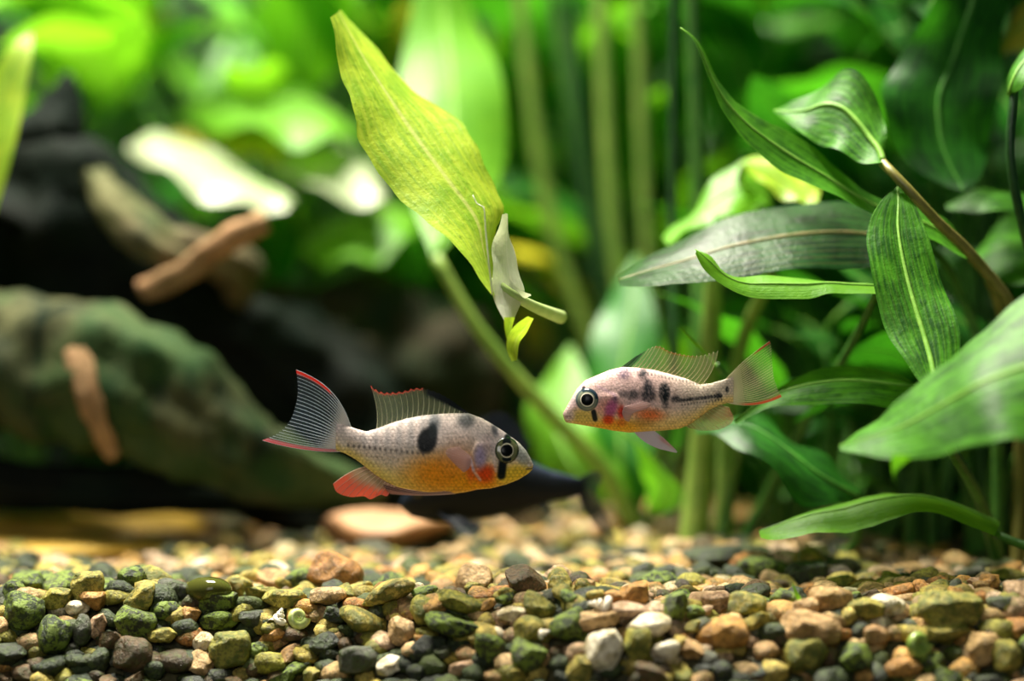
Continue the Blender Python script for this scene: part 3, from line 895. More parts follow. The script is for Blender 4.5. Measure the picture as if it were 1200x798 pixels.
dw = thing('driftwood', 'dark mossy driftwood root with an upright horn and a tan broken branch', 'driftwood', P(120, 600, 0.16))
gnarl('trunk', [(-180, 260, 0.16, 120), (-40, 270, 0.16, 125), (90, 285, 0.16, 110), (190, 330, 0.165, 80), (270, 380, 0.17, 62), (350, 440, 0.175, 70), (420, 520, 0.18, 75), (470, 610, 0.185, 60)], M['wood_deep_shade'], dw, seed=1)
gnarl('horn', [(10, 260, 0.15, 95), (40, 200, 0.15, 62), (62, 150, 0.15, 38), (76, 110, 0.15, 20), (80, 84, 0.15, 7)], M['wood_deep_shade'], dw, seed=2, rough=0.10)
gnarl('trunk', [(290, 410, 0.205, 70), (390, 420, 0.205, 92), (480, 450, 0.205, 90), (540, 520, 0.21, 70), (580, 610, 0.215, 50)], M['wood_shade'], dw, seed=9)
gnarl('broken_branch', [(165, 345, 0.115, 13), (215, 318, 0.11, 14), (265, 284, 0.105, 15), (312, 255, 0.10, 13)], M['wood_tan'], dw, seed=3, rough=0.18, n=30, seg=20)
gnarl('branch', [(95, 190, 0.14, 14), (130, 240, 0.13, 20), (180, 285, 0.125, 26), (235, 300, 0.13, 22), (290, 330, 0.15, 30)], M['wood_grey'], dw, seed=4, rough=0.26, n=36, seg=24)
gnarl('root', [(-60, 430, 0.13, 80), (60, 430, 0.115, 78), (150, 450, 0.105, 82), (230, 500, 0.105, 64), (310, 545, 0.11, 42), (390, 568, 0.12, 26), (450, 580, 0.13, 14)], M['wood_moss'], dw, seed=5, rough=0.14)
gnarl('bare_wood_strip', [(72, 392, 0.096, 9), (90, 430, 0.090, 15), (110, 480, 0.088, 15), (132, 540, 0.094, 10)], M['wood_tan'], dw, seed=6, rough=0.30, n=30, seg=22, flat=0.3)
gnarl('root', [(-80, 560, 0.12, 34), (60, 572, 0.12, 30), (200, 578, 0.125, 28), (330, 574, 0.13, 24), (440, 582, 0.14, 20)], M['wood_deep_shade'], dw, seed=7, rough=0.12)
gnarl('root', [(250, 540, 0.14, 40), (320, 590, 0.15, 36), (400, 620, 0.16, 30), (470, 630, 0.17, 24)], M['wood_deep_shade'], dw, seed=8, rough=0.12)


def stone_mesh(seed, sub=3, planes=7, angular=0.78, lump=0.10):
    import bmesh
    bm = bmesh.new()
    bmesh.ops.create_icosphere(bm, subdivisions=sub, radius=1.0)
    rg = np.random.RandomState(seed)
    V = np.array([v.co[:] for v in bm.verts])
    F = [tuple(v.index for v in f.verts) for f in bm.faces]
    bm.free()
    d = rg.normal(size=(5, 3)); d /= np.linalg.norm(d, axis=1)[:, None]
    ph = rg.uniform(0, 6.28, 5)
    k = np.ones(len(V))
    for i in range(5):
        k += lump / (1 + 0.5 * i) * np.sin((1.6 + i * 0.9) * (V @ d[i]) + ph[i])
    V = V * k[:, None]
    nn = rg.normal(size=(planes, 3)); nn /= np.linalg.norm(nn, axis=1)[:, None]
    for i in range(planes):
        c = rg.uniform(angular, 0.5 * (1 + angular))
        over = V @ nn[i] - c
        V = V - np.where(over > 0, over * 0.94, 0)[:, None] * nn[i]
    V -= (V.max(0) + V.min(0)) / 2
    V /= (V.max(0) - V.min(0)) / 2
    return V, F


def stone_obj(name, centre, size, mat, seed, yaw=0.0, tilt=0.0, planes=7, angular=0.78, sub=3):
    V, F = stone_mesh(seed, sub, planes, angular)
    V = V * np.array(size)
    c, s = math.cos(tilt), math.sin(tilt)
    V = V @ np.array([[c, 0, -s], [0, 1, 0], [s, 0, c]])
    c, s = math.cos(yaw), math.sin(yaw)
    V = V @ np.array([[c, s, 0], [-s, c, 0], [0, 0, 1]])
    V = V + np.array(centre)
    return build(name, V, F, mat)


M['slab_yellow'] = plain('slab_yellow', (150, 120, 40), (196, 158, 58), 60, 0.6, 0.4, 0.002)
M['slab_pink'] = plain('slab_pink', (140, 102, 70), (170, 128, 92), 90, 0.6, 0.4, 0.002)
for (cx, cz, cy, sx, sy, sz, mt, sd, lab) in (
    (60, 606, 0.152, 205, 0.022, 0.0055, 'slab_yellow', 71, 'flat yellow-brown stone slab lying behind the gravel under the driftwood'),
    (40, 636, 0.105, 215, 0.022, 0.0050, 'slab_yellow', 72, 'lower flat ochre stone slab at the edge of the gravel by the driftwood'),
    (455, 606, 0.11, 80, 0.022, 0.0055, 'slab_pink', 73, 'flat pinkish tan stone lying below the red-finned fish')):
    c = P(cx, cz, cy)
    o = stone_obj('stone_slab', (c.x, c.y, c.z - sz * 0.6), (sx * mpp(cy), sy, sz), M[mt], sd, planes=9, angular=0.7)
    tag(o, lab, 'stone')

# --- background planting
BG = [
    # label, px, y, leaves, hmin, hmax, L, W, mats, lean, droop
    ('bushy bright green plant in the far left corner behind the driftwood horn', 20, 0.27, 16, 0.05, 0.17, 0.075, 0.028, ('leaf_back', 'leaf_bright'), 0.5, 0.8),
    ('bushy bright green plant behind the driftwood branch stub', 170, 0.29, 16, 0.06, 0.19, 0.075, 0.028, ('leaf_back', 'leaf_bright', 'leaf_back_deep'), 0.5, 0.8),
    ('light green plant behind the broad pale leaves', 300, 0.30, 16, 0.07, 0.20, 0.075, 0.026, ('leaf_back', 'leaf_bright'), 0.45, 0.8),
    ('light green plant straight behind the tip of the twisted leaf', 430, 0.28, 16, 0.06, 0.20, 0.08, 0.028, ('leaf_back', 'leaf_bright'), 0.45, 0.7),
    ('tall grassy green plant behind the torn end of the twisted leaf', 560, 0.29, 16, 0.05, 0.19, 0.10, 0.020, ('leaf_back', 'leaf_back_deep', 'leaf_old'), 0.4, 0.5),
    ('tall narrow-leaved plant behind the thin upright stems', 680, 0.27, 16, 0.04, 0.18, 0.10, 0.018, ('leaf_back', 'leaf_back_deep', 'leaf_old'), 0.35, 0.5),
    ('leafy green plant behind the thick pale stems', 800, 0.24, 18, 0.03, 0.17, 0.08, 0.024, ('leaf_back', 'leaf_back_deep'), 0.45, 0.6),
    ('dark leafy plant behind the dark glossy leaf', 930, 0.20, 18, 0.02, 0.14, 0.075, 0.030, ('leaf_deep', 'leaf_back_deep'), 0.5, 0.7),
    ('dark leafy plant behind the upright oval leaf', 1060, 0.17, 18, 0.02, 0.13, 0.07, 0.030, ('leaf_deep', 'leaf_back_deep'), 0.5, 0.8),
    ('dark leafy plant behind the crumpled hanging leaf', 1190, 0.15, 18, 0.02, 0.14, 0.07, 0.032, ('leaf_deep', 'leaf_back_deep'), 0.5, 0.8),
    ('tall bright plant rising in the gap between the driftwood horn and the branch stub', 110, 0.32, 18, 0.03, 0.20, 0.08, 0.026, ('leaf_back', 'leaf_back_deep', 'leaf_old'), 0.45, 0.7),
    ('tall yellow-green plant rising behind the broad pale leaves', 380, 0.33, 18, 0.03, 0.21, 0.08, 0.026, ('leaf_back', 'leaf_back_deep'), 0.45, 0.7),
    ('tall green plant against the back pane behind the twisted leaf', 510, 0.33, 18, 0.03, 0.20, 0.09, 0.022, ('leaf_back_deep', 'leaf_back'), 0.4, 0.6),
    ('tall mid-green plant against the back pane behind the upright stems', 730, 0.33, 20, 0.03, 0.20, 0.09, 0.024, ('leaf_back_deep', 'leaf_back'), 0.4, 0.6),
    ('broad-leaved dark plant against the back pane above the dark glossy leaf', 880, 0.29, 20, 0.05, 0.19, 0.09, 0.036, ('leaf_back_deep', 'leaf_deep'), 0.45, 0.6),
    ('broad-leaved dark plant against the back pane above the short broad leaf', 1030, 0.27, 20, 0.05, 0.19, 0.09, 0.038, ('leaf_deep', 'leaf_back_deep'), 0.45, 0.6),
    ('broad-leaved dark plant in the rear right corner', 1180, 0.25, 20, 0.05, 0.18, 0.09, 0.038, ('leaf_deep',), 0.45, 0.6),
    ('shaded low plant behind the mossy driftwood root', 430, 0.25, 14, 0.01, 0.08, 0.06, 0.02, ('leaf_deep', 'leaf_back_deep'), 0.6, 0.8),
    ('low dark plant under the huge mottled leaf', 1090, 0.09, 12, 0.012, 0.05, 0.045, 0.016, ('leaf_deep',), 0.7, 0.9),
    ('dense dark clump under the crumpled hanging leaf and the huge mottled leaf', 1170, 0.075, 16, 0.02, 0.06, 0.05, 0.018, ('leaf_deep',), 0.5, 0.7),
    ('dense dark clump right of the thick pale stems', 1010, 0.115, 16, 0.015, 0.06, 0.05, 0.018, ('leaf_deep',), 0.5, 0.7),
    ('tall plant of wide dark leaves reaching above the crumpled hanging leaf', 1135, 0.128, 12, 0.13, 0.19, 0.09, 0.040, ('leaf_deep',), 0.35, 0.9),  # added so that leaves above the view shade the gravel below
    ('low green plant beside the thick pale stems', 930, 0.13, 12, 0.01, 0.06, 0.05, 0.016, ('leaf_deep', 'leaf_back_deep'), 0.7, 0.8),
]
for o in list(bpy.data.objects):
    if o.type == 'MESH' and o.name != 'floor':
        w0 = ORG[o.name]
        obstacle([v.co + w0 for v in o.data.vertices], [tuple(p.vertices) for p in o.data.polygons])
grow_plants(BG)

# ------------------------------------------------------------------ gravel
PM = {
    'mossy': (pebble_material('pebble_mossy', [(36, 50, 24), (52, 66, 28), (26, 38, 20), (60, 66, 32)], (112, 134, 38), 0.75, 0.6), 'dark green algae-covered gravel pebble in the front bed', 'green algae-covered gravel'),
    'olive': (pebble_material('pebble_olive', [(172, 154, 62), (150, 144, 52), (188, 168, 80), (126, 126, 46)], (70, 90, 26), 0.6, 0.55), 'olive yellow gravel pebble with green algae flecks in the front bed', 'olive gravel'),
    'tan': (pebble_material('pebble_tan', [(196, 160, 104), (178, 140, 90), (206, 172, 122), (166, 126, 76)], (150, 130, 60), 0.25, 0.5), 'plain tan gravel pebble in the front bed', 'tan gravel'),
    'orange': (pebble_material('pebble_orange', [(192, 142, 66), (176, 120, 60), (204, 156, 82)], (150, 120, 50), 0.25, 0.5), 'orange brown gravel pebble in the front bed', 'orange gravel'),
    'grey': (pebble_material('pebble_grey', [(52, 58, 46), (36, 42, 34), (80, 82, 68)], (66, 84, 36), 0.55, 0.5), 'slate grey gravel pebble in the front bed', 'grey gravel'),
    'cream': (pebble_material('pebble_cream', [(232, 218, 186), (240, 230, 204), (222, 204, 160)], (190, 190, 100), 0.2, 0.4, speck=0.08), 'pale cream gravel pebble in the front bed', 'cream gravel'),
    'brown': (pebble_material('pebble_brown', [(92, 70, 42), (110, 84, 52), (72, 58, 36)], (66, 76, 30), 0.4, 0.55), 'dark brown gravel pebble in the front bed', 'brown gravel'),
    'pink': (pebble_material('pebble_pink', [(200, 166, 130), (184, 148, 116), (210, 180, 150)], (170, 150, 90), 0.15, 0.45), 'pinkish beige gravel pebble in the front bed', 'pink gravel'),
}
VARIANTS = []
for i in range(12):
    V, F = stone_mesh(300 + i, 4, 11 if i % 3 else 5, 0.60 if i % 3 else 0.78, 0.13)
    V = V * (1 + 0.05 * np.array([mnoise.fractal(Vector(q) * 2.3 + Vector((i * 7.0, 0, 0)), 0.9, 2.1, 4) for q in V]))[:, None]
    me = bpy.data.meshes.new('pebble')
    me.from_pydata(V.tolist(), [], F)
    me.polygons.foreach_set('use_smooth', [True] * len(me.polygons))
    me.materials.append(PM['tan'][0])
    VARIANTS.append(me)
TAKEN = []


def pebble(x, y, r, size, kind, label=None, group=None, variant=None, rot=None, lift=0.25, own_mat=None, name='pebble'):
    me = VARIANTS[RNG.randrange(12) if variant is None else variant]
    o = bpy.data.objects.new(name, me)
    COL.objects.link(o)
    o.location = (x, y, H(x, y) + size[2] * lift)
    o.scale = size
    o.rotation_euler = rot if rot else (RNG.uniform(-0.6, 0.6), RNG.uniform(-0.6, 0.6), RNG.uniform(0, 6.28))
    o.material_slots[0].link = 'OBJECT'
    o.material_slots[0].material = own_mat or PM[kind][0]
    if label:
        tag(o, label, 'pebble', group)
    else:
        tag(o, PM[kind][1], 'pebble', PM[kind][2])
    TAKEN.append((x, y, H(x, y), r))
    return o


# pebbles one can single out: pixel centre, half width px, half height px, kind, label, tilt
SINGLES = [
    (760, 733, 27, 15, 'cream', 'white oblong pebble, the whitest in the gravel below the small fish', -0.15),
    (708, 764, 24, 28, 'cream', 'large upright creamy pebble beside the white oblong pebble', 0.1),
    (748, 757, 17, 22, 'olive', 'round yellow-green pebble leaning on the large upright creamy pebble', 0.0),
    (395, 674, 33, 25, 'orange', 'large salmon orange stone behind the front gravel under the red fins', 0.3),
    (455, 693, 34, 13, 'olive', 'long flat olive slab pebble below the salmon orange stone', -0.25),
    (540, 706, 33, 12, 'olive', 'long yellow-olive ridge pebble lying on its edge', 0.25),
    (425, 728, 30, 14, 'olive', 'smooth drop-shaped olive pebble tilted down to the right', 0.35),
    (532, 733, 34, 14, 'mossy', 'long dark mossy slab pebble under the yellow-olive ridge pebble', 0.2),
    (600, 719, 18, 9, 'cream', 'flat cream chip pebble lying in the middle of the gravel', 0.1),
    (625, 740, 24, 18, 'olive', 'fuzzy yellow-green algae-covered pebble beside the flat cream chip', 0.2),
    (665, 738, 25, 22, 'mossy', 'dark mossy wedge pebble left of the large upright creamy pebble', -0.3),
    (700, 726, 28, 12, 'tan', 'flat pale tan pebble behind the dark mossy wedge', -0.1),
    (733, 716, 28, 10, 'pink', 'long pink-tan pebble with a white shell on it', 0.08),
    (792, 712, 15, 20, 'mossy', 'upright emerald green pebble beside the white oblong pebble', 0.1),
    (832, 707, 26, 15, 'pink', 'grey-pink domed pebble behind the emerald green pebble', 0.0),
    (877, 710, 24, 17, 'olive', 'domed grey-olive pebble with a dark green side', 0.1),
    (848, 740, 32, 20, 'orange', 'tan orange pebble with a dark underside below the grey-pink domed pebble', 0.15),
    (950, 738, 36, 23, 'tan', 'big tan capped pebble overhanging a dark hollow', 0.1),
    (960, 700, 22, 13, 'orange', 'orange pitted pebble near the tiny green shoot', 0.0),
    (1001, 697, 16, 9, 'cream', 'white speckled half-round pebble behind the mustard pebble', 0.0),
    (1017, 712, 24, 12, 'olive', 'mustard pebble between the white speckled and the bright cream pebbles', 0.2),
    (1040, 709, 23, 13, 'cream', 'bright cream pebble at the right under the dark plants', 0.05),
    (1055, 696, 20, 12, 'orange', 'smooth brown-orange pebble behind the bright cream pebble', -0.1),
    (1112, 714, 40, 22, 'olive', 'largest olive pebble, mottled, at the right of the gravel', 0.15),
    (1106, 738, 29, 13, 'olive', 'oval khaki pebble under the largest mottled olive pebble', -0.03),
    (945, 768, 26, 24, 'olive', 'grey-olive pebble below the big tan capped pebble', 0.1),
    (1150, 762, 19, 22, 'tan', 'upright brown-tan pebble at the right near the glass', 0.2),
    (1180, 770, 18, 22, 'olive', 'yellow-rimmed arched pebble at the right near the glass', -0.2),
    (1055, 781, 24, 13, 'orange', 'rust orange pebble below the green snail shell', 0.1),
    (28, 716, 26, 24, 'mossy', 'large square mossy pebble at the left end of the gravel', 0.05),
    (62, 745, 21, 23, 'mossy', 'bright moss-green upright pebble below the yellow mossy pebble', 0.3),
    (42, 684, 28, 16, 'mossy', 'blackish green rough stone at the left top of the gravel', -0.1),
    (65, 701, 21, 13, 'olive', 'yellow mossy pebble between the square mossy and pale mint pebbles', 0.0),
    (91, 712, 15, 9, 'cream', 'pale mint pebble on top of the left gravel', -0.1),
    (107, 703, 17, 12, 'orange', 'small rust brown pebble beside the pale mint pebble', 0.2),
    (103, 687, 20, 18, 'olive', 'lumpy yellow pebble behind the small rust brown pebble', 0.0),
    (96, 738, 12, 19, 'grey', 'upright grey-brown pebble under the pale mint pebble', 0.0),
    (115, 735, 10, 17, 'pink', 'small pointed beige pebble beside the upright grey-brown pebble', 0.1),
    (158, 732, 26, 20, 'mossy', 'olive wedge pebble with a sharp ridge in the left gravel', 0.35),
    (157, 768, 23, 23, 'brown', 'rusty dark pebble with orange algae below the olive wedge pebble', 0.0),
    (165, 700, 17, 22, 'olive', 'pointed yellow-green pebble standing up behind the olive wedge pebble', 0.4),
    (155, 678, 17, 16, 'mossy', 'leaning green pebble at the crest of the left gravel', -0.6),
    (192, 715, 18, 12, 'mossy', 'small rounded green pebble left of the red-brown cube pebble', 0.0),
    (225, 720, 11, 11, 'orange', 'small red-brown cube-like pebble in the left gravel', 0.0),
    (253, 705, 28, 13, 'mossy', 'domed bright green mossy pebble in front of the glassy olive bead', 0.0),
    (258, 727, 24, 12, 'mossy', 'flat dark green pebble under the domed bright green one', -0.1),
    (292, 727, 18, 14, 'grey', 'blue-black pebble beside the flat dark green pebble', 0.2),
    (270, 762, 25, 23, 'olive', 'large brownish olive pebble low in the left gravel', 0.0),
    (238, 752, 13, 12, 'cream', 'pale knobbly pebble beside the large brownish olive pebble', 0.0),
    (190, 745, 19, 10, 'olive', 'yellow-topped flat pebble right of the olive wedge pebble', 0.05),
    (333, 702, 27, 12, 'olive', 'yellow-green oval pebble behind the striped snail shell', 0.05),
    (385, 698, 22, 11, 'tan', 'smooth amber pebble right of the yellow-green oval pebble', -0.1),
    (318, 745, 18, 8, 'orange', 'slim orange pebble under the striped snail shell', -0.25),
    (470, 740, 16, 18, 'tan', 'grey-tan rounded pebble under the drop-shaped olive pebble', 0.0),
    (497, 716, 18, 18, 'olive', 'olive brown rounded pebble left of the yellow-olive ridge pebble', 0.2),
    (620, 768, 22, 20, 'mossy', 'dark olive pebble low in the middle below the fuzzy pebble', 0.0),
    (680, 785, 17, 18, 'olive', 'rounded olive pebble low beside the large upright creamy pebble', 0.0),
    (895, 668, 33, 17, 'mossy', 'black-green rock behind the gravel right of the thick stems', 0.0),
    (838, 656, 38, 15, 'grey', 'dark glossy green-black rock at the foot of the thick stems', 0.0),
    (945, 672, 26, 16, 'grey', 'smooth dark teal rock beside the black-green rock', 0.0),
    (770, 682, 26, 14, 'mossy', 'bright green domed rock behind the tan gravel', 0.0),
    (985, 684, 18, 11, 'olive', 'round yellow-olive pebble in front of the smooth dark teal rock', 0.0),
]
for i, (px, py, hw, hh, kind, lab, tilt) in enumerate(SINGLES):
    x, y = ground_hit(px, py + hh * 0.55)
    s = mpp(y)
    c = P(px, py, y)
    z = max(c.z, H(x, y) + hh * s * 0.15)
    o = pebble(c.x, y, max(hw, hh) * s * 0.9, (hw * s, (0.55 * hw + 0.35 * hh) * s, hh * s), kind, lab, variant=i % 12,
               rot=(RNG.uniform(-0.1, 0.1), tilt, RNG.uniform(-0.15, 0.15)))
    o.location.z = z

REF = []
USED = set()
KWORD = {'mossy': 'mossy green', 'olive': 'olive', 'tan': 'tan', 'orange': 'orange-brown', 'grey': 'grey', 'cream': 'cream', 'brown': 'dark brown', 'pink': 'pinkish'}
STOPS = {'in', 'behind', 'beside', 'below', 'leaning', 'lying', 'under', 'with', 'tilted', 'left', 'right', 'near', 'between', 'at', 'overhanging', 'on', 'standing', 'low'}
for (sx_, sy_, sz_, sr_), sg_ in zip(TAKEN, SINGLES):
    ws = []
    for w_ in sg_[5].replace(',', ' ,').split():
        if (w_ in STOPS or w_ == ',') and ws: break
        ws.append(w_)
    REF.append((sx_, sy_, ' '.join(ws)))
kinds_l = ['mossy'] * 9 + ['olive'] * 7 + ['brown'] * 3 + ['grey'] * 3 + ['tan'] * 2 + ['orange'] * 1 + ['cream'] * 1
kinds_r = ['tan'] * 6 + ['olive'] * 6 + ['mossy'] * 4 + ['orange'] * 4 + ['pink'] * 3 + ['grey'] * 3 + ['cream'] * 1 + ['brown'] * 2


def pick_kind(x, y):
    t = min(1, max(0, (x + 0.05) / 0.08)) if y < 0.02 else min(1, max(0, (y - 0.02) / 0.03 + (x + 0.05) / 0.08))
    if y < crest(x) - 0.006 and RNG.random() < 0.6:      # darker kinds put the front face's shade into the stones' colour, beside algae
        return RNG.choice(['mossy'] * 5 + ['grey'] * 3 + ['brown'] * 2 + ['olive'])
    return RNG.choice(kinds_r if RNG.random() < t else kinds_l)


count = len(SINGLES)
tries = 0
while count < 285 and tries < 30000:
    tries += 1
    x = RNG.uniform(-0.116, 0.116)
    y = crest(x) + (RNG.uniform(-0.0235, 0.0) if RNG.random() < 0.62 else RNG.uniform(0.0, 0.024))
    z = H(x, y)
    r = RNG.choice((0.0020, 0.0025, 0.0030, 0.0036, 0.0044))
    if any((x - a) ** 2 + (y - b) ** 2 + (z - e) ** 2 < (0.78 * (r + c)) ** 2 for a, b, e, c in TAKEN):
        continue
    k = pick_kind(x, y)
    fl = RNG.uniform(0.55, 0.95)
    el = RNG.uniform(1.0, 1.4)
    size_w = 'tiny' if r < 0.0023 else 'small' if r < 0.0028 else 'mid-sized' if r < 0.0034 else 'large'
    shape_w = 'flat' if fl < 0.66 else 'elongated' if el > 1.27 else 'blocky' if fl > 0.82 else 'rounded'
    for j in sorted(range(len(REF)), key=lambda q: (REF[q][0] - x) ** 2 + (REF[q][1] - y) ** 2)[:4]:
        dx_, dy_ = x - REF[j][0], y - REF[j][1]
        rel = 'beside' if abs(dx_) > abs(dy_) else 'behind' if dy_ > 0 else 'in front of'
        lab = '%s %s %s pebble %s the %s' % (size_w, shape_w, KWORD[k], rel, REF[j][2])
        if lab not in USED: break
    USED.add(lab)
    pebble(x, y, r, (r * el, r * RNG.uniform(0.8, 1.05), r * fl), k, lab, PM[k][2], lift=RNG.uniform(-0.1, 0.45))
    count += 1

# the rest of the gravel, past the countable ones
STONE_COL = {'mossy': [(44, 60, 26), (70, 84, 32), (30, 44, 22)], 'olive': [(172, 154, 62), (150, 144, 52), (188, 168, 80)], 'tan': [(196, 160, 104), (178, 140, 90), (206, 172, 122)],
             'orange': [(192, 142, 66), (182, 124, 60), (204, 156, 82)], 'grey': [(52, 58, 46), (36, 42, 34), (80, 82, 68)], 'cream': [(232, 218, 186), (222, 204, 160)], 'brown': [(92, 70, 42), (72, 58, 36)],
             'pink': [(200, 166, 130), (210, 180, 150)]}
base = [stone_mesh(500 + i, 2, 9, 0.62, 0.12) for i in range(10)]
VV, FF, CC = [], [], []
off = 0
y = -0.064
while y < 0.355:
    step = 0.0038 if y < 0.012 else 0.0054 if y < 0.21 else 0.0085
    hw = min(0.135 * (DIST + y) / DIST + 0.02, 0.285)
    x = -hw + (int(y / step) % 2) * step / 2
    while x < hw:
        jx, jy = x + RNG.uniform(-0.4, 0.4) * step, y + RNG.uniform(-0.4, 0.4) * step
        jx = max(-0.29, min(0.29, jx)); jy = max(-0.066, min(0.352, jy)); jz = H(jx, jy)
        near = any((jx - a) ** 2 + (jy - b) ** 2 + (jz - e) ** 2 < (c * 1.0) ** 2 for a, b, e, c in TAKEN) if jy < 0.09 else False
        r = RNG.uniform(0.0022, 0.0040) * (1.3 if step > 0.006 else 1.0)
        low = 0.0018 if jy < crest(jx) + 0.024 else 0.0
        if near: low = 0.0032; r = min(r, 0.0026)
        V, F = base[RNG.randrange(10)]
        a = RNG.uniform(0, 6.28); ca, sa = math.cos(a), math.sin(a)
        S = V * np.array([r * RNG.uniform(1.0, 1.3), r * RNG.uniform(0.8, 1.05), r * RNG.uniform(0.6, 0.9)])
        b_ = RNG.uniform(-0.4, 0.4); cb, sb = math.cos(b_), math.sin(b_)
        S = S @ np.array([[cb, 0, -sb], [0, 1, 0], [sb, 0, cb]]) @ np.array([[ca, sa, 0], [-sa, ca, 0], [0, 0, 1]])
        S = S + np.array([jx, jy, jz - low + r * RNG.uniform(-0.2, 0.35)])
        VV.append(S); FF.append(np.array(F) + off); off += len(S)
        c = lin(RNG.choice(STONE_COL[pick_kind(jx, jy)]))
        k = RNG.uniform(0.8, 1.15)
        CC.append(np.tile(np.array([c[0] * k, c[1] * k, c[2] * k, 1.0]), (len(S), 1)))
        x += step
    y += step * (0.6 if y < 0.004 else 0.9)
VV = np.vstack(VV); FF = np.vstack(FF); CC = np.vstack(CC)
M['gravel'] = pebble_material('gravel_stuff', [(0, 0, 0)], (90, 110, 40), 0.30, 0.55, use_attr=True)
me = bpy.data.meshes.new('gravel')
me.vertices.add(len(VV)); me.vertices.foreach_set('co', VV.astype(np.float32).ravel())
me.loops.add(len(FF) * 3); me.loops.foreach_set('vertex_index', FF.astype(np.int32).ravel())
me.polygons.add(len(FF)); me.polygons.foreach_set('loop_start', np.arange(0, len(FF) * 3, 3, dtype=np.int32))
me.polygons.foreach_set('use_smooth', np.ones(len(FF), dtype=bool))
me.update(calc_edges=True)
at = me.color_attributes.new('Col', 'FLOAT_COLOR', 'POINT')
at.data.foreach_set('color', CC.astype(np.float32).ravel())
me.materials.append(M['gravel'])
me.validate()
o = bpy.data.objects.new('gravel', me); COL.objects.link(o)
tag(o, 'mixed tan, olive and green aquarium gravel covering the tank floor', 'gravel', kind='stuff')

# ------------------------------------------------------------------ snail shells, bead, shoot
def shell_mesh(turns, r0, grow, pitch, tube_r, n=60, seg=12):
    verts, faces = [], []
    for i in range(n):
        t = i / (n - 1)
        a = t * turns * 2 * math.pi
        k = math.exp(grow * (t - 1))
        R = r0 * k
        c = np.array([R * math.cos(a), R * math.sin(a), -pitch * k])
        er = np.array([math.cos(a), math.sin(a), 0.0]); ez = np.array([0, 0, 1.0])
        for j in range(seg):
            b = 2 * math.pi * j / seg
            verts.append(c + tube_r * k * (math.cos(b) * er + math.sin(b) * ez))
    for i in range(n - 1):
        for j in range(seg):
            q = (j + 1) % seg
            faces.append((i * seg + j, i * seg + q, (i + 1) * seg + q, (i + 1) * seg + j))
    faces.append(tuple(range(seg)))
    return np.array(verts), faces


def shell(px, py, r_px, turns, grow, pitch, tube_k, mat, lab, rot, up=0.5):
    x, y = ground_hit(px, py + r_px * 0.5)
    s = mpp(y)
    V, F = shell_mesh(turns, r_px * s * 0.55, grow, pitch * s * r_px, tube_k * r_px * s)
    from mathutils import Euler
    R = np.array(Euler(rot).to_matrix())
    V = V @ R.T
    c = P(px, py, y - 0.003)
    V = V - (V.min(0) + V.max(0)) / 2 + np.array([c.x, c.y, c.z])
    o = build('snail_shell', V, F, mat)
    tag(o, lab, 'snail shell')
    return o


M['shell_green'] = plain('shell_green', (150, 172, 70), (214, 220, 150), 500, 0.3, 0.2, c3=(236, 236, 206), spec=0.6)
M['shell_white'] = plain('shell_white', (226, 214, 190), (246, 240, 226), 500, 0.3, 0.2, spec=0.6)
M['shell_lime'] = plain('shell_lime', (92, 120, 44), (140, 160, 72), 400, 0.35, 0.2, spec=0.6)
shell(351, 725, 17, 3.0, 1.9, 0.35, 0.42, M['shell_green'], 'round pale green striped snail shell on the left gravel', (1.35, 0.2, 0.3))
shell(324, 724, 13, 4.5, 2.3, 1.9, 0.42, M['shell_white'], 'pointed cream spiral snail shell leaning on the striped shell', (0.25, 0.3, 0.0))
shell(703, 708, 12, 5.0, 2.2, 2.3, 0.40, M['shell_white'], 'small white ribbed spiral shell on the pink-tan pebble', (0.1, -1.45, 0.1))
shell(634, 743, 9, 4.5, 2.2, 2.0, 0.42, M['shell_white'], 'tiny white ribbed shell by the fuzzy yellow-green pebble', (0.2, 1.2, 0.0))
shell(1078, 756, 22, 3.0, 1.6, 0.3, 0.40, M['shell_lime'], 'lime green coiled snail shell with a pale rim at the right', (1.5, 0.1, 0.5))

# translucent olive bead behind the domed green pebble
m, nt, out = nodes_of('bead_glass')
pr = N(nt, 'BsdfPrincipled'); pr.inputs['Base Color'].default_value = lin((96, 100, 44)); pr.inputs['Roughness'].default_value = 0.10
pr.inputs['Transmission Weight'].default_value = 0.55; pr.inputs['IOR'].default_value = 1.3
nt.links.new(pr.outputs[0], out.inputs[0])
x, y = ground_hit(245, 705)
c = P(245, 692, y)
o = stone_obj('glass_bead', (c.x, c.y, c.z), (28 * mpp(y), 24 * mpp(y), 16 * mpp(y)), m, 88, planes=0, sub=4)
tag(o, 'glassy translucent olive bead in the left gravel', 'bead')

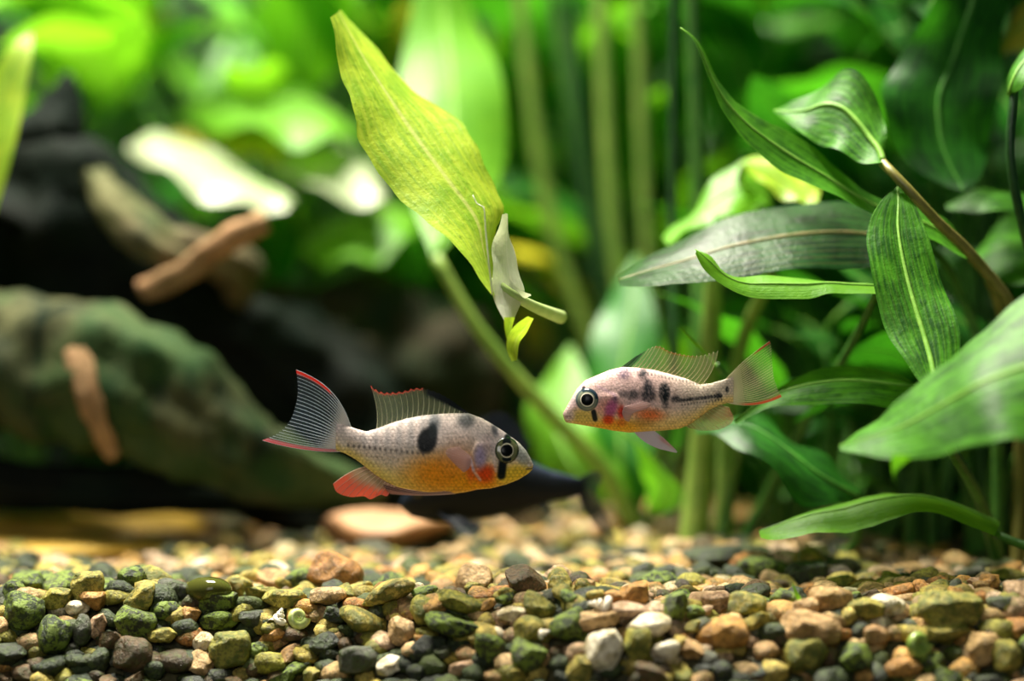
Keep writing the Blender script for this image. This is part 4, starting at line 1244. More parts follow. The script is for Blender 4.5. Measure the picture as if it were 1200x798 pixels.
# tiny shoot and loose fine rootlets
x, y = ground_hit(938, 712)
sh = thing('plant_shoot', 'tiny bright green shoot sprouting from the gravel near the orange pitted pebble', 'shoot', (P(940, 708, y).x, y, H(x, y)))
leaf_from_edges(sh, [(939, 712, y, 942, 712, y), (932, 698, y, 937, 698, y - 0.001), (928, 684, y, 929, 683, y)], M['leaf_bright'], n=10, m=5, rib=None)
M['rootlet'] = plain('rootlet', (120, 130, 100), (150, 150, 120), 400, 0.5, 0.1, trans=0.3)
for pts, lab in (
    ([(1088, 700), (1096, 692), (1106, 684), (1100, 680), (1088, 681), (1090, 690), (1104, 692)], 'thin pale rootlet curled in a loop on the gravel at the right'),
    ([(932, 690), (934, 670), (937, 645), (934, 630), (928, 626)], 'thin pale hanging rootlet below the low bright leaf'),
    ([(1200, 726), (1185, 715), (1172, 703), (1165, 702)], 'pale bent root end at the right end of the gravel')):
    yy = 0.004 if pts[0][0] != 932 else 0.03
    c = catmull([tuple(P(a, b, yy + 0.0006 * i)) for i, (a, b) in enumerate(pts)], 30)
    v, f = tube_mesh(c, np.full(30, 0.00016 if pts[0][0] != 1200 else 0.0007), 6)
    tag(build('rootlet', v, f, M['rootlet']), lab, 'root')

# ------------------------------------------------------------------ fish
M['fish'] = fish_material('fish_skin')
M['fish_dark'] = fish_material('fish_dark_skin', 0.45)
M['fin'] = membrane_material('fin_membrane')
M['fin_ray'] = membrane_material('fin_ray')
M['eye'] = solid_attr('eye', 0.18, 0.6, 0.3)
M['pupil'] = plain('pupil', (3, 4, 6), (5, 6, 9), 100, 0.3, 0.0, spec=0.2)


def smooth(a, b, x):
    t = np.clip((x - a) / (b - a), 0, 1)
    return t * t * (3 - 2 * t)


class Fish:
    def __init__(self, name, label, zf, sc, y, top, bot, face, thick, colour, mat, gill=None, ns=230, nr=110):
        self.zf, self.y, self.sc, self.face = zf, y, sc, face
        top = sorted(top); bot = sorted(bot)
        self.top, self.bot = np.array(top, float), np.array(bot, float)
        x0 = max(self.top[0, 0], self.bot[0, 0]); x1 = min(self.top[-1, 0], self.bot[-1, 0])
        self.x0, self.x1 = x0, x1
        self.thick = thick
        u = np.linspace(0, 1, ns)
        uu = 0.5 - 0.5 * np.cos(np.pi * u) * (1 - 0.0)
        uu = 0.55 * uu + 0.45 * u
        X = x0 + (x1 - x0) * uu
        mp_ = mpp(y) / sc
        self.root = thing(name, label, 'fish', self.pt((x0 + x1) / 2, self.cz((x0 + x1) / 2), 0))
        verts, cx, cy = [], [], []
        for x in X:
            t, b = self.edge(x)
            c, h = (t + b) / 2, (b - t) / 2
            w = self.half(x)
            for j in range(nr):
                a = 2 * math.pi * j / nr
                yy = math.copysign(abs(math.sin(a)) ** 0.92, math.sin(a)) * w
                zz = c - h * math.cos(a)
                if gill is not None:
                    gx = gill[0] + gill[1] * ((zz - gill[2]) / gill[3]) ** 2
                    dgx = (x - gx) * face          # positive towards the snout
                    inside = smooth(gill[3] * 1.05, gill[3] * 0.8, np.array(abs(zz - gill[2])))
                    yy *= 1 + 0.09 * float(smooth(-1, 8, np.array(dgx)) * (1 - smooth(30, 150, np.array(dgx))) * inside)
                verts.append(self.pt(x, zz, -yy))
                cx.append(x); cy.append(zz)
        faces = [(i * nr + j, (i + 1) * nr + j, (i + 1) * nr + (j + 1) % nr, i * nr + (j + 1) % nr) for i in range(ns - 1) for j in range(nr)]
        faces.append(tuple(range(nr))); faces.append(tuple((ns - 1) * nr + j for j in range(nr - 1, -1, -1)))
        cx, cy = np.array(cx), np.array(cy)
        tt = np.array([self.edge(x) for x in X]).repeat(nr, axis=0)
        frac = (cy - tt[:, 0]) / np.maximum(tt[:, 1] - tt[:, 0], 1e-6)
        rgb = colour(cx, cy, frac)
        col = np.concatenate([np_lin(rgb), np.ones((len(cx), 1))], axis=1)
        self.body = build('body', verts, faces, mat, self.root, col=col)

    def edge(self, x):
        return float(np.interp(x, self.top[:, 0], self.top[:, 1])), float(np.interp(x, self.bot[:, 0], self.bot[:, 1]))

    def cz(self, x):
        t, b = self.edge(x)
        return (t + b) / 2

    def half(self, x):
        """half thickness in crop pixels"""
        t, b = self.edge(x)
        h = (b - t) / 2
        k = (x - self.x0) / (self.x1 - self.x0)
        if self.face < 0: k = 1 - k
        # k = 0 at the tail root, 1 at the snout
        prof = np.interp(k, [0, 0.055, 0.14, 0.35, 0.6, 0.8, 0.93, 1.0], [0.02, 0.24, 0.38, 0.44, 0.47, 0.52, 0.66, 0.85])
        return h * prof * self.thick

    def surf(self, x, z):
        """y offset (crop px) of the flank at x, z"""
        t, b = self.edge(x)
        c, h = (t + b) / 2, (b - t) / 2
        q = min(0.999, abs((z - c) / h))
        return self.half(x) * (1 - q * q) ** 0.46

    def pt(self, X, Y, dy):
        """crop coordinates + thickness offset (crop px) -> world; the fish itself is an upright flat-swimming body"""
        px, py = self.zf(X, Y)
        s = mpp(self.y)
        p = P(px, py, self.y)
        return Vector((p.x, p.y + dy / self.sc * s, p.z))

    def fin(self, name, base, outer, rays, colour, ray_col, ray_r=0.9, bend=((0, 0), (0, 0)), yoff=None, n=40, m=14, wob=2.0, ray_taper=0.35, serr=0.0):
        """base/outer: crop polylines; colour(u, v) -> rgba arrays; yoff(u, v) -> thickness offset"""
        Bc = catmull([tuple(b) + (0,) for b in base], n)[:, :2]
        Oc = catmull([tuple(b) + (0,) for b in outer], n)[:, :2]
        b0, b1 = np.array(bend[0], float), np.array(bend[1], float)
        def at_(u, v, lift=0.0):
            f = u * (n - 1); i = min(int(f), n - 2); g = f - i
            B_ = Bc[i] * (1 - g) + Bc[i + 1] * g
            O_ = Oc[i] * (1 - g) + Oc[i + 1] * g
            q = B_ * (1 - v) + O_ * v + (b0 * (1 - u) + b1 * u) * 4 * v * (1 - v)
            yo = wob * math.sin(u * 9 + v * 2) * v if yoff is None else yoff(u, v, q)
            return self.pt(q[0], q[1], yo + lift)
        un = max(n, rays * 4)
        verts, U, Vv = [], [], []
        for i in range(un):
            u = i / (un - 1)
            for j in range(m):
                v = j / (m - 1)
                vv = v
                if serr and v > 0.9: vv = v + serr * (math.cos(u * (rays - 1) * 2 * math.pi) - 1) * 0.5
                verts.append(at_(u, vv)); U.append(u); Vv.append(v)
        faces = [(i * m + j, i * m + j + 1, (i + 1) * m + j + 1, (i + 1) * m + j) for i in range(un - 1) for j in range(m - 1)]
        U, Vv = np.array(U), np.array(Vv)
        c = colour(U, Vv)
        col = np.concatenate([np_lin(c[:, :3]), c[:, 3:4]], axis=1)
        fo = build(name, verts, faces, M['fin'], self.root, col=col)
        rv, rf, rc = [], [], []
        s = mpp(self.y) / self.sc
        for r in range(rays):
            u = r / (rays - 1)
            path = [at_(u, v) for v in np.linspace(0, 1.0, 12)]
            v_, f_ = tube_mesh(path, np.linspace(ray_r * s, ray_r * s * ray_taper, 12), 5)
            o_ = len(rv)
            rv += v_; rf += [tuple(q + o_ for q in ff) for ff in f_]
            vv = np.concatenate([np.repeat(np.linspace(0, 1, 12), 5), [0, 1]])
            cc = ray_col(np.full(len(vv), u), vv)
            rc.append(np.concatenate([np_lin(cc[:, :3]), cc[:, 3:4]], axis=1))
        build('fin_rays', rv, rf, M['fin_ray'], fo, col=np.vstack(rc))
        return fo

    def eye(self, X, Y, r_out, r_ring, r_pup, cols, elong=1.0):
        s = mpp(self.y) / self.sc
        for sd in (-1, 1):
            y0 = self.surf(X, Y) * 0.93
            nr, na = 22, 40
            verts, rr = [], []
            for i in range(nr):
                t = i / (nr - 1)
                for j in range(na):
                    a = 2 * math.pi * j / na
                    d = 0.20 * r_out * math.sqrt(max(0, 1 - t * t)) + 0.07 * r_out - 0.10 * r_out * t ** 12
                    xx, zz = r_out * t * math.cos(a), r_out * elong * t * math.sin(a)
                    # follow the flank so the rim stays seated in the head
                    yy = self.surf(X + xx, Y + zz) * 1.0 if t > 0.05 else self.surf(X, Y) * 1.0
                    verts.append(self.pt(X + xx, Y + zz, sd * (yy + d))); rr.append((t * r_out, a))
            faces = [(i * na + j, i * na + (j + 1) % na, (i + 1) * na + (j + 1) % na, (i + 1) * na + j) for i in range(nr - 1) for j in range(na)]
            rr = np.array(rr)
            col = np.concatenate([np_lin(cols(rr[:, 0], rr[:, 1])), np.ones((len(rr), 1))], axis=1)
            e = build('eye', verts, faces, M['eye'], self.root, col=col)
            verts = []
            yb = self.surf(X, Y) * 1.0 + 0.245 * r_out
            for i in range(9):
                t = i / 8
                for j in range(28):
                    a = 2 * math.pi * j / 28
                    q = t * r_pup / r_out
                    xx, zz = r_pup * t * math.cos(a), r_pup * t * math.sin(a)
                    yb = self.surf(X + xx, Y + zz) + r_out * (0.20 * math.sqrt(1 - q * q) + 0.075)
                    verts.append(self.pt(X + xx, Y + zz, sd * (yb + 0.12 * r_pup * math.sqrt(1 - t * t))))
            faces = [(i * 28 + j, i * 28 + (j + 1) % 28, (i + 1) * 28 + (j + 1) % 28, (i + 1) * 28 + j) for i in range(8) for j in range(28)]
            build('pupil', verts, faces, M['pupil'], e)


def blob(rgb, x, y, cx, cy, rx, ry, c, k=1.0, hard=0.35, rot=0.0):
    dx, dy = x - cx, y - cy
    ca, sa = math.cos(rot), math.sin(rot)
    ex, ey = dx * ca + dy * sa, -dx * sa + dy * ca
    d = np.sqrt((ex / rx) ** 2 + (ey / ry) ** 2)
    w = (1 - smooth(hard, 1.15, d)) * k
    return rgb * (1 - w[:, None]) + np.array(c, float) * w[:, None]


def strip(rgb, x, y, ax, ay, bx, by, wd, c, k=1.0):
    dx, dy = bx - ax, by - ay
    t = np.clip(((x - ax) * dx + (y - ay) * dy) / (dx * dx + dy * dy), 0, 1)
    d = np.hypot(x - ax - t * dx, y - ay - t * dy)
    w = (1 - smooth(wd * 0.55, wd * 1.15, d)) * k
    return rgb * (1 - w[:, None]) + np.array(c, float) * w[:, None]


def hashn(x, y, s):
    v = np.sin(np.floor(x / s) * 127.1 + np.floor(y / s) * 311.7) * 43758.5453
    return v - np.floor(v)


def mottle(rgb, x, y):
    # rows of scales: each a little lighter at its centre, plus fine freckles
    row = np.floor(y / 13.0)
    cx_ = (x / 17.0 + 0.5 * (row % 2)) % 1.0 - 0.5
    cy_ = (y / 13.0) % 1.0 - 0.5
    sc_ = 1.05 - 0.55 * (cx_ ** 2 + cy_ ** 2)
    h = hashn(x, y, 4.0); g = hashn(x + 31, y + 17, 11.0)
    return rgb * (sc_ * (0.90 + 0.10 * h + 0.10 * g))[:, None]


# ---- red-finned fish facing right
def zf1(X, Y): return 290 + X / 3.3333, 410 + Y / 3.3333


def col1(x, y, f):
    rgb = np.tile(np.array([236, 216, 208.0]), (len(x), 1))
    w = smooth(0.25, 0.6, f)[:, None]
    rgb = rgb * (1 - w) + np.array([238, 212, 186.0]) * w
    w = (smooth(0.58, 0.92, f) * 0.9)[:, None]
    rgb = rgb * (1 - w) + np.array([248, 214, 112.0]) * w
    # faint grey bars on the rear back
    bars = (0.5 + 0.5 * np.cos((x - 640) / 46 * 2 * np.pi)) * smooth(0.62, 0.2, f) * smooth(760, 700, x) * smooth(400, 480, x)
    rgb = rgb * (1 - 0.38 * bars[:, None]) + np.array([120, 124, 128.0]) * 0.38 * bars[:, None]
    rgb = blob(rgb, x, y, 770, 480, 200, 105, (255, 156, 34), 1.0, 0.25)
    rgb = blob(rgb, x, y, 830, 400, 120, 90, (198, 140, 96), 0.5, 0.1)
    rgb = blob(rgb, x, y, 900, 520, 130, 45, (255, 165, 30), 0.95, 0.3)
    rgb = blob(rgb, x, y, 930, 480, 62, 48, (232, 72, 24), 0.95, 0.25)
    rgb = blob(rgb, x, y, 872, 470, 22, 60, (228, 90, 40), 0.7, 0.2)
    rgb = blob(rgb, x, y, 1050, 490, 95, 62, (240, 200, 56), 0.95, 0.35)
    rgb = blob(rgb, x, y, 910, 415, 34, 62, (166, 150, 190), 0.9, 0.3, 0.1)
    rgb = blob(rgb, x, y, 1075, 405, 40, 62, (150, 156, 148), 0.85, 0.3, -0.6)
    rgb = blob(rgb, x, y, 940, 370, 35, 55, (188, 160, 158), 0.6, 0.2)
    rgb = blob(rgb, x, y, 1010, 330, 60, 30, (204, 188, 190), 0.7, 0.2, 0.6)
    # dark marks
    rgb = blob(rgb, x, y, 730, 285, 36, 56, (100, 104, 108), 0.85, 0.25)
    rgb = blob(rgb, x, y, 704, 352, 40, 54, (6, 10, 12), 1.0, 0.7, 0.25)
    rgb = blob(rgb, x, y, 726, 318, 20, 40, (24, 32, 34), 0.95, 0.5)
    rgb = blob(rgb, x, y, 855, 272, 44, 40, (74, 80, 82), 0.8, 0.3)
    rgb = blob(rgb, x, y, 966, 312, 16, 32, (78, 80, 88), 0.8, 0.3, -0.3)
    for xx in np.arange(395, 690, 21):
        yy = 372 + 30 * (xx - 395) / 290
        rgb = blob(rgb, x, y, xx, yy, 7, 10, (84, 78, 74), 0.75, 0.2)
        rgb = blob(rgb, x, y, xx + 8, yy + 34, 5, 6, (150, 120, 84), 0.6, 0.2)
        rgb = blob(rgb, x, y, xx + 4, yy - 30, 5, 6, (130, 122, 118), 0.5, 0.2)
    # gill edge and eye bar
    rgb = strip(rgb, x, y, 872, 420, 885, 470, 6, (226, 206, 226), 0.8)
    rgb = strip(rgb, x, y, 885, 470, 910, 505, 6, (232, 190, 170), 0.8)
    rgb = strip(rgb, x, y, 950, 340, 972, 470, 7, (216, 198, 196), 0.5)
    rgb = strip(rgb, x, y, 1016, 340, 1012, 372, 15, (16, 24, 26), 1)
    rgb = strip(rgb, x, y, 1002, 400, 992, 488, 19, (16, 24, 24), 1)
    rgb = strip(rgb, x, y, 1112, 463, 1088, 464, 3.5, (90, 74, 60), 0.9)
    rgb = blob(rgb, x, y, 1104, 448, 13, 9, (226, 214, 206), 0.9, 0.4)
    rgb = blob(rgb, x, y, 375, 345, 26, 60, (224, 208, 196), 0.6, 0.2)
    return mottle(rgb, x, y)


top1 = [(1116, 447), (1113, 441), (1104, 420), (1088, 392), (1060, 362), (1012, 326), (960, 292), (915, 266), (862, 247), (800, 247), (740, 250), (680, 256), (620, 268), (560, 286), (500, 309), (465, 319), (430, 310), (395, 298), (372, 291), (345, 286)]
bot1 = [(1116, 454), (1112, 468), (1098, 482), (1060, 506), (1010, 526), (950, 541), (900, 545), (850, 556), (800, 563), (740, 560), (680, 553), (620, 543), (580, 534), (540, 514), (500, 488), (460, 456), (420, 426), (385, 406), (366, 399), (345, 394)]
f1 = Fish('fish', 'orange-bellied fish with red-edged tail and black side spot facing right', zf1, 3.3333, -0.004, top1, bot1, 1, 0.92, col1, M['fish'], gill=(868, 30, 440, 90))


def eye1(r, a):
    rgb = np.tile(np.array([104, 106, 70.0]), (len(r), 1))
    rgb = np.where((r > 40)[:, None], np.array([54, 60, 46.0]), rgb)
    v = np.abs(np.cos(a))                       # dark bar passing through the eye vertically
    rgb = np.where(((r * v) < 17)[:, None] & (r > 26)[:, None], np.array([20, 26, 26.0]), rgb)
    rgb = np.where((r < 26.8)[:, None], np.array([228, 218, 190.0]), rgb)
    return rgb


f1.eye(1013, 390, 48, 28, 24, eye1, 1.08)


def rgba(c, a):
    return np.concatenate([c, a[:, None]], axis=1)


def caud1(u, v):
    c = np.tile(np.array([84, 100, 116.0]), (len(u), 1))
    w = smooth(0.55, 0.15, v)[:, None]
    c = c * (1 - w) + np.array([196, 182, 176.0]) * w
    a = 0.26 + 0.68 * smooth(0.50, 0.18, v)
    red = smooth(0.075, 0.03, u) * smooth(0.42, 0.55, v)
    pk = smooth(0.90, 0.95, u)
    c = c * (1 - red[:, None]) + np.array([228, 48, 34.0]) * red[:, None]
    c = c * (1 - pk[:, None]) + np.array([226, 106, 118.0]) * pk[:, None]
    return rgba(c, np.maximum(a, np.maximum(red, pk) * 0.95))


def ray_grey(u, v):
    c = np.tile(np.array([196, 204, 212.0]), (len(u), 1))
    return rgba(c, np.full(len(u), 0.85))


f1.fin('tail_fin', [(404, 303), (385, 345), (372, 397)], [(190, 78), (197, 150), (190, 212), (165, 278), (120, 326), (58, 353)], 24, caud1, ray_grey, 1.5, bend=((30, -28), (4, 14)), wob=3)


def dors1(u, v):
    c = np.tile(np.array([150, 158, 128.0]), (len(u), 1))
    a = np.full(len(u), 0.36)
    blk = smooth(0.52, 0.44, u) * smooth(0.40, 0.62, v - (u - 0.2) * 0.9)
    blk = np.maximum(blk, smooth(0.10, 0.06, u))
    red = smooth(0.93, 0.965, v) * smooth(0.46, 0.52, u)
    c = c * (1 - red[:, None]) + np.array([226, 52, 40.0]) * red[:, None]
    c = c * (1 - blk[:, None]) + np.array([14, 20, 24.0]) * blk[:, None]
    return rgba(c, np.maximum(a, np.maximum(red * 0.95, blk * 0.97)))


def ray_dors1(u, v):
    c = np.tile(np.array([206, 204, 178.0]), (len(u), 1))
    blk = (smooth(0.52, 0.44, u) * smooth(0.45, 0.65, v - (u - 0.2) * 0.9))[:, None]
    c = c * (1 - blk) + np.array([20, 26, 28.0]) * blk
    red = (smooth(0.88, 0.94, v) * smooth(0.46, 0.52, u))[:, None]
    c = c * (1 - red) + np.array([220, 56, 44.0]) * red
    return rgba(c, np.full(len(u), 0.9))


f1.fin('dorsal_fin', [(868, 252), (800, 250), (740, 253), (680, 259), (620, 271), (560, 289), (505, 310)], [(866, 247), (824, 216), (772, 180), (715, 156), (662, 148), (600, 162), (545, 166), (512, 160), (482, 140)], 19, dors1, ray_dors1, 2.0, bend=((0, 0), (12, 6)), wob=2, serr=0.05, n=60)


def anal1(u, v):
    c = np.tile(np.array([196, 150, 130.0]), (len(u), 1))
    red = smooth(0.25, 0.7, v)[:, None]
    c = c * (1 - red) + np.array([222, 90, 66.0]) * red
    return rgba(c, 0.6 + 0.35 * smooth(0.3, 0.8, v))


def ray_pale(u, v):
    return rgba(np.tile(np.array([228, 200, 184.0]), (len(u), 1)), np.full(len(u), 0.8))


f1.fin('anal_fin', [(462, 456), (500, 486), (545, 518), (575, 530)], [(334, 524), (350, 556), (400, 574), (455, 572), (480, 584), (520, 566), (545, 572), (560, 552)], 11, anal1, ray_pale, 1.9, bend=((0, -10), (0, 4)), wob=2)


def pelv1(u, v):
    c = np.tile(np.array([172, 120, 104.0]), (len(u), 1))
    w = smooth(0.3, 0.7, u)[:, None]
    c = c * (1 - w) + np.array([92, 62, 62.0]) * w
    return rgba(c, np.full(len(u), 0.85))


for sd in (-1, 1):
    f1.fin('pelvic_fin', [(812, 560), (800, 556), (786, 548)], [(560, 560), (546, 546), (530, 520)], 5, pelv1, ray_pale, 1.2, bend=((0, 6), (0, 18)),
           yoff=lambda u, v, q, sd=sd: sd * (26 + 16 * v), n=20)


def pect1(u, v):
    c = np.tile(np.array([214, 176, 172.0]), (len(u), 1))
    return rgba(c, 0.78 - 0.25 * v)


def ray_pink(u, v):
    return rgba(np.tile(np.array([232, 212, 210.0]), (len(u), 1)), np.full(len(u), 0.6))


for sd in (-1, 1):
    f1.fin('pectoral_fin', [(880, 418), (876, 438), (868, 458)], [(826, 374), (784, 384), (778, 404), (806, 436), (846, 474)], 12, pect1, ray_pink, 1.0,
           yoff=lambda u, v, q, sd=sd: sd * (f1.surf(q[0], q[1]) + 4 + 10 * v), n=24)

# ---- speckled fish facing left
def zf2(X, Y): return 640 + X / 4.138, 380 + Y / 4.138


def col2(x, y, f):
    rgb = np.tile(np.array([240, 200, 194.0]), (len(x), 1))
    w = smooth(450, 800, x)[:, None]
    rgb = rgb * (1 - w) + np.array([232, 212, 190.0]) * w
    w = (smooth(0.55, 0.92, f) * 0.85)[:, None]
    rgb = rgb * (1 - w) + np.array([240, 206, 120.0]) * w
    rgb = blob(rgb, x, y, 330, 500, 200, 50, (252, 182, 50), 0.95, 0.25)
    rgb = blob(rgb, x, y, 180, 445, 75, 55, (222, 194, 96), 0.9, 0.3)
    rgb = blob(rgb, x, y, 110, 445, 34, 40, (222, 196, 184), 0.9, 0.3)
    rgb = blob(rgb, x, y, 500, 438, 95, 42, (232, 112, 54), 0.85, 0.15, 0.05)
    rgb = blob(rgb, x, y, 470, 475, 80, 30, (180, 130, 64), 0.55, 0.2)
    rgb = blob(rgb, x, y, 300, 400, 90, 70, (226, 132, 110), 0.6, 0.1)
    rgb = blob(rgb, x, y, 312, 408, 36, 62, (186, 92, 140), 0.95, 0.35, 0.35)
    rgb = blob(rgb, x, y, 300, 462, 36, 30, (226, 70, 30), 0.95, 0.3)
    rgb = blob(rgb, x, y, 362, 425, 24, 42, (220, 62, 52), 0.95, 0.3)
    rgb = blob(rgb, x, y, 360, 475, 40, 26, (226, 120, 40), 0.8, 0.2)
    # dark speckled patches
    def dark(cx, cy, rx, ry, k, hard=0.3, c=(34, 38, 44)):
        nonlocal rgb
        h = 0.55 + 0.45 * smooth(0.25, 0.6, hashn(x + 2.2 * np.sin(y * 0.3), y + 2.2 * np.sin(x * 0.37), 7.0))
        before = rgb
        r2 = blob(rgb, x, y, cx, cy, rx, ry, c, k, hard)
        rgb = before + (r2 - before) * h[:, None]
    dark(376, 240, 42, 36, 0.75, 0.2, (86, 74, 96))
    dark(468, 242, 32, 34, 0.85)
    dark(490, 292, 28, 36, 0.8)
    dark(492, 338, 44, 52, 0.9, 0.4)
    dark(418, 340, 40, 32, 0.7)
    dark(370, 335, 24, 20, 0.5)
    dark(570, 330, 30, 54, 1.0, 0.6, (14, 24, 28))
    dark(575, 388, 24, 28, 0.6)
    dark(625, 362, 34, 22, 0.9)
    dark(330, 360, 20, 24, 0.7, 0.2, (90, 70, 90))
    for i, xx in enumerate(np.arange(650, 860, 15)):
        dark(xx, 368 - 0.11 * (xx - 650), 11, 12, 0.9, 0.4)
        dark(xx + 5, 390 - 0.13 * (xx - 650), 6, 8, 0.6)
    dark(835, 345, 20, 24, 0.7)
    dark(878, 316, 11, 18, 0.95, 0.5)
    for xx in np.arange(390, 750, 17):
        t_ = 214 + (xx - 390) * 0.2
        dark(xx, t_ + 6, 5, 9, 0.6)
    for i in range(70):
        rr = np.random.RandomState(900 + i)
        xx, yy = rr.uniform(400, 840), rr.uniform(280, 480)
        rgb = blob(rgb, x, y, xx, yy, 5, 5, (120, 100, 84), 0.55, 0.2)
    rgb = strip(rgb, x, y, 181, 308, 186, 330, 10, (40, 44, 50), 0.9)
    rgb = strip(rgb, x, y, 228, 422, 236, 458, 14, (30, 36, 36), 0.95)
    rgb = strip(rgb, x, y, 92, 447, 118, 446, 3, (150, 110, 100), 0.8)
    rgb = strip(rgb, x, y, 250, 300, 330, 340, 8, (216, 176, 196), 0.5)
    rgb = blob(rgb, x, y, 130, 370, 24, 50, (196, 176, 180), 0.7, 0.2, 0.5)
    return mottle(rgb, x, y)


top2 = [(82, 432), (88, 420), (110, 380), (150, 312), (190, 272), (250, 246), (310, 221), (370, 207), (440, 210), (520, 220), (600, 240), (680, 263), (745, 291), (800, 286), (850, 272), (880, 262), (908, 254)]
bot2 = [(82, 438), (88, 462), (98, 476), (160, 486), (250, 501), (320, 515), (400, 525), (480, 522), (560, 516), (640, 508), (690, 490), (740, 456), (790, 416), (840, 392), (880, 381), (908, 380)]
f2 = Fish('fish', 'pink speckled fish with clear fins and a dark lateral line facing left', zf2, 4.138, 0.004, top2, bot2, -1, 0.92, col2, M['fish'], gill=(368, -30, 420, 90))


def eye2(r, a):
    rgb = np.tile(np.array([70, 86, 96.0]), (len(r), 1))
    rgb = np.where((r < 47)[:, None], np.array([120, 126, 108.0]), rgb)
    rgb = np.where((r > 52)[:, None], np.array([130, 136, 132.0]), rgb)
    rgb = np.where(((a > 4.2) & (a < 6.2))[:, None] & (r > 38)[:, None], np.array([34, 50, 60.0]), rgb)
    rgb = np.where((r < 35)[:, None], np.array([232, 222, 200.0]), rgb)
    return rgb


f2.eye(197, 364, 57, 35, 29, eye2, 1.0)


def caud2(u, v):
    c = np.tile(np.array([176, 176, 132.0]), (len(u), 1))
    w = smooth(0.40, 0.05, v)[:, None]
    c = c * (1 - w) + np.array([208, 192, 170.0]) * w
    a = 0.32 + 0.62 * smooth(0.42, 0.16, v)
    red = np.maximum(smooth(0.07, 0.03, u) * smooth(0.6, 0.75, v), smooth(0.92, 0.96, u) * smooth(0.2, 0.4, v))
    c = c * (1 - red[:, None]) + np.array([222, 76, 44.0]) * red[:, None]
    return rgba(c, np.maximum(a, red * 0.9))


def ray_buff(u, v):
    return rgba(np.tile(np.array([206, 200, 160.0]), (len(u), 1)), np.full(len(u), 0.65))


f2.fin('tail_fin', [(866, 272), (880, 322), (868, 378)], [(1084, 82), (1092, 110), (1096, 180), (1104, 255), (1120, 308), (1142, 352)], 23, caud2, ray_buff, 1.5, bend=((-6, -6), (4, 26)), wob=3)


def dors2(u, v):
    c = np.tile(np.array([168, 170, 122.0]), (len(u), 1))
    a = np.full(len(u), 0.34)
    blk = smooth(0.16, 0.06, u)
    red = smooth(0.90, 0.96, v) * smooth(0.2, 0.25, u) * smooth(0.8, 0.7, u)
    c = c * (1 - red[:, None]) + np.array([206, 100, 66.0]) * red[:, None]
    c = c * (1 - blk[:, None]) + np.array([36, 40, 44.0]) * blk[:, None]
    return rgba(c, np.maximum(a, np.maximum(red * 0.6, blk * 0.8)))


def ray_dors2(u, v):
    c = np.tile(np.array([206, 196, 158.0]), (len(u), 1))
    blk = smooth(0.16, 0.08, u)[:, None]
    c = c * (1 - blk) + np.array([30, 34, 38.0]) * blk
    return rgba(c, np.full(len(u), 0.75))


f2.fin('dorsal_fin', [(362, 212), (440, 214), (520, 224), (600, 244), (680, 268), (752, 296)], [(440, 152), (535, 104), (600, 130), (680, 148), (750, 150), (832, 128)], 21, dors2, ray_dors2, 1.9, bend=((0, 0), (14, 8)), wob=2, serr=0.05, n=60)


def anal2(u, v):
    c = np.tile(np.array([178, 142, 110.0]), (len(u), 1))
    w = smooth(0.4, 0.9, v)[:, None] * 0.6
    c = c * (1 - w) + np.array([188, 104, 84.0]) * w
    return rgba(c, np.full(len(u), 0.55))


f2.fin('anal_fin', [(676, 490), (720, 468), (780, 420), (845, 390)], [(694, 504), (760, 516), (845, 508), (908, 466), (888, 404)], 13, anal2, ray_buff, 1.9, wob=2)


def pelv2(u, v):
    c = np.tile(np.array([206, 192, 208.0]), (len(u), 1))
    red = (smooth(0.35, 0.6, v) * smooth(0.5, 0.75, u) * 0.5)[:, None]
    c = c * (1 - red) + np.array([206, 110, 110.0]) * red
    return rgba(c, np.full(len(u), 0.85))


def ray_violet(u, v):
    return rgba(np.tile(np.array([226, 220, 236.0]), (len(u), 1)), np.full(len(u), 0.9))


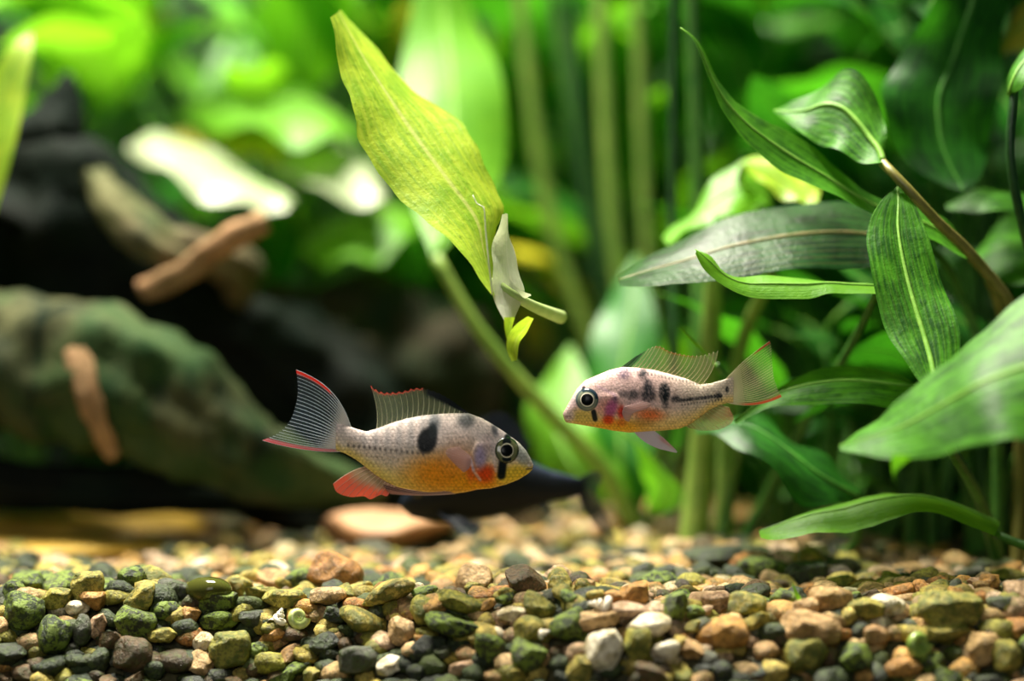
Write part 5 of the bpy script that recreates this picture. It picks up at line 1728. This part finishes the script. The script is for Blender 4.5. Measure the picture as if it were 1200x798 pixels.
for sd in (-1, 1):
    f2.fin('pelvic_fin', [(428, 522), (470, 520), (520, 516)], [(560, 606), (632, 618), (575, 556)], 9, pelv2, ray_violet, 1.6, bend=((-10, 8), (0, 0)),
           yoff=lambda u, v, q, sd=sd: sd * (30 + 24 * v), n=24)
for sd in (-1, 1):
    f2.fin('pectoral_fin', [(372, 400), (366, 430), (380, 462)], [(470, 372), (506, 384), (480, 408), (420, 428), (398, 470)], 11, pect1, ray_pink, 1.2,
           yoff=lambda u, v, q, sd=sd: sd * (f2.surf(q[0], q[1]) + 4 + 12 * v), n=24)

# ---- dark fish half hidden behind, near the gravel
def zf3(X, Y): return X, Y


def col3(x, y, f):
    rgb = np.tile(np.array([20, 26, 34.0]), (len(x), 1))
    w = smooth(0.3, 0.0, f)[:, None]
    return rgb * (1 - w) + np.array([34, 44, 62.0]) * w


top3 = [(468, 590), (480, 568), (505, 545), (535, 526), (565, 518), (595, 524), (620, 540), (645, 551), (670, 558), (684, 562)]
bot3 = [(468, 594), (482, 606), (510, 612), (545, 612), (580, 606), (615, 596), (645, 588), (670, 583), (684, 580)]
f3 = Fish('fish', 'dark blue-black fish resting near the gravel behind the red-finned fish', zf3, 1.0, 0.055, top3, bot3, -1, 1.3, col3, M['fish_dark'])


def dark_fin(u, v):
    c = np.tile(np.array([26, 34, 50.0]), (len(u), 1))
    return rgba(c, 0.97 - 0.35 * v)


def dark_ray(u, v):
    return rgba(np.tile(np.array([24, 30, 42.0]), (len(u), 1)), np.full(len(u), 0.95))


f3.fin('dorsal_fin', [(545, 524), (575, 519), (612, 536)], [(565, 488), (592, 484), (622, 520)], 8, dark_fin, dark_ray, 0.7, wob=0.5, n=20)
f3.fin('tail_fin', [(678, 562), (682, 570), (678, 580)], [(702, 552), (706, 560), (700, 580), (714, 610), (722, 634)], 12, dark_fin, dark_ray, 0.7, wob=0.8, n=24, bend=((0, -2), (-4, 6)))
f3.fin('anal_fin', [(590, 602), (615, 595), (640, 588)], [(612, 618), (632, 614), (648, 600)], 6, dark_fin, dark_ray, 0.6, wob=0.5, n=16)
for sd in (-1, 1):
    f3.fin('pectoral_fin', [(512, 596), (520, 600), (530, 600)], [(540, 622), (556, 624), (566, 614)], 6, dark_fin, dark_ray, 0.6, yoff=lambda u, v, q, sd=sd: sd * (22 + 24 * v), n=16)
f3.eye(490, 576, 6, 3.5, 3, lambda r, a: np.tile(np.array([60, 56, 40.0]), (len(r), 1)), 1.0)

print('objects', len(bpy.data.objects))
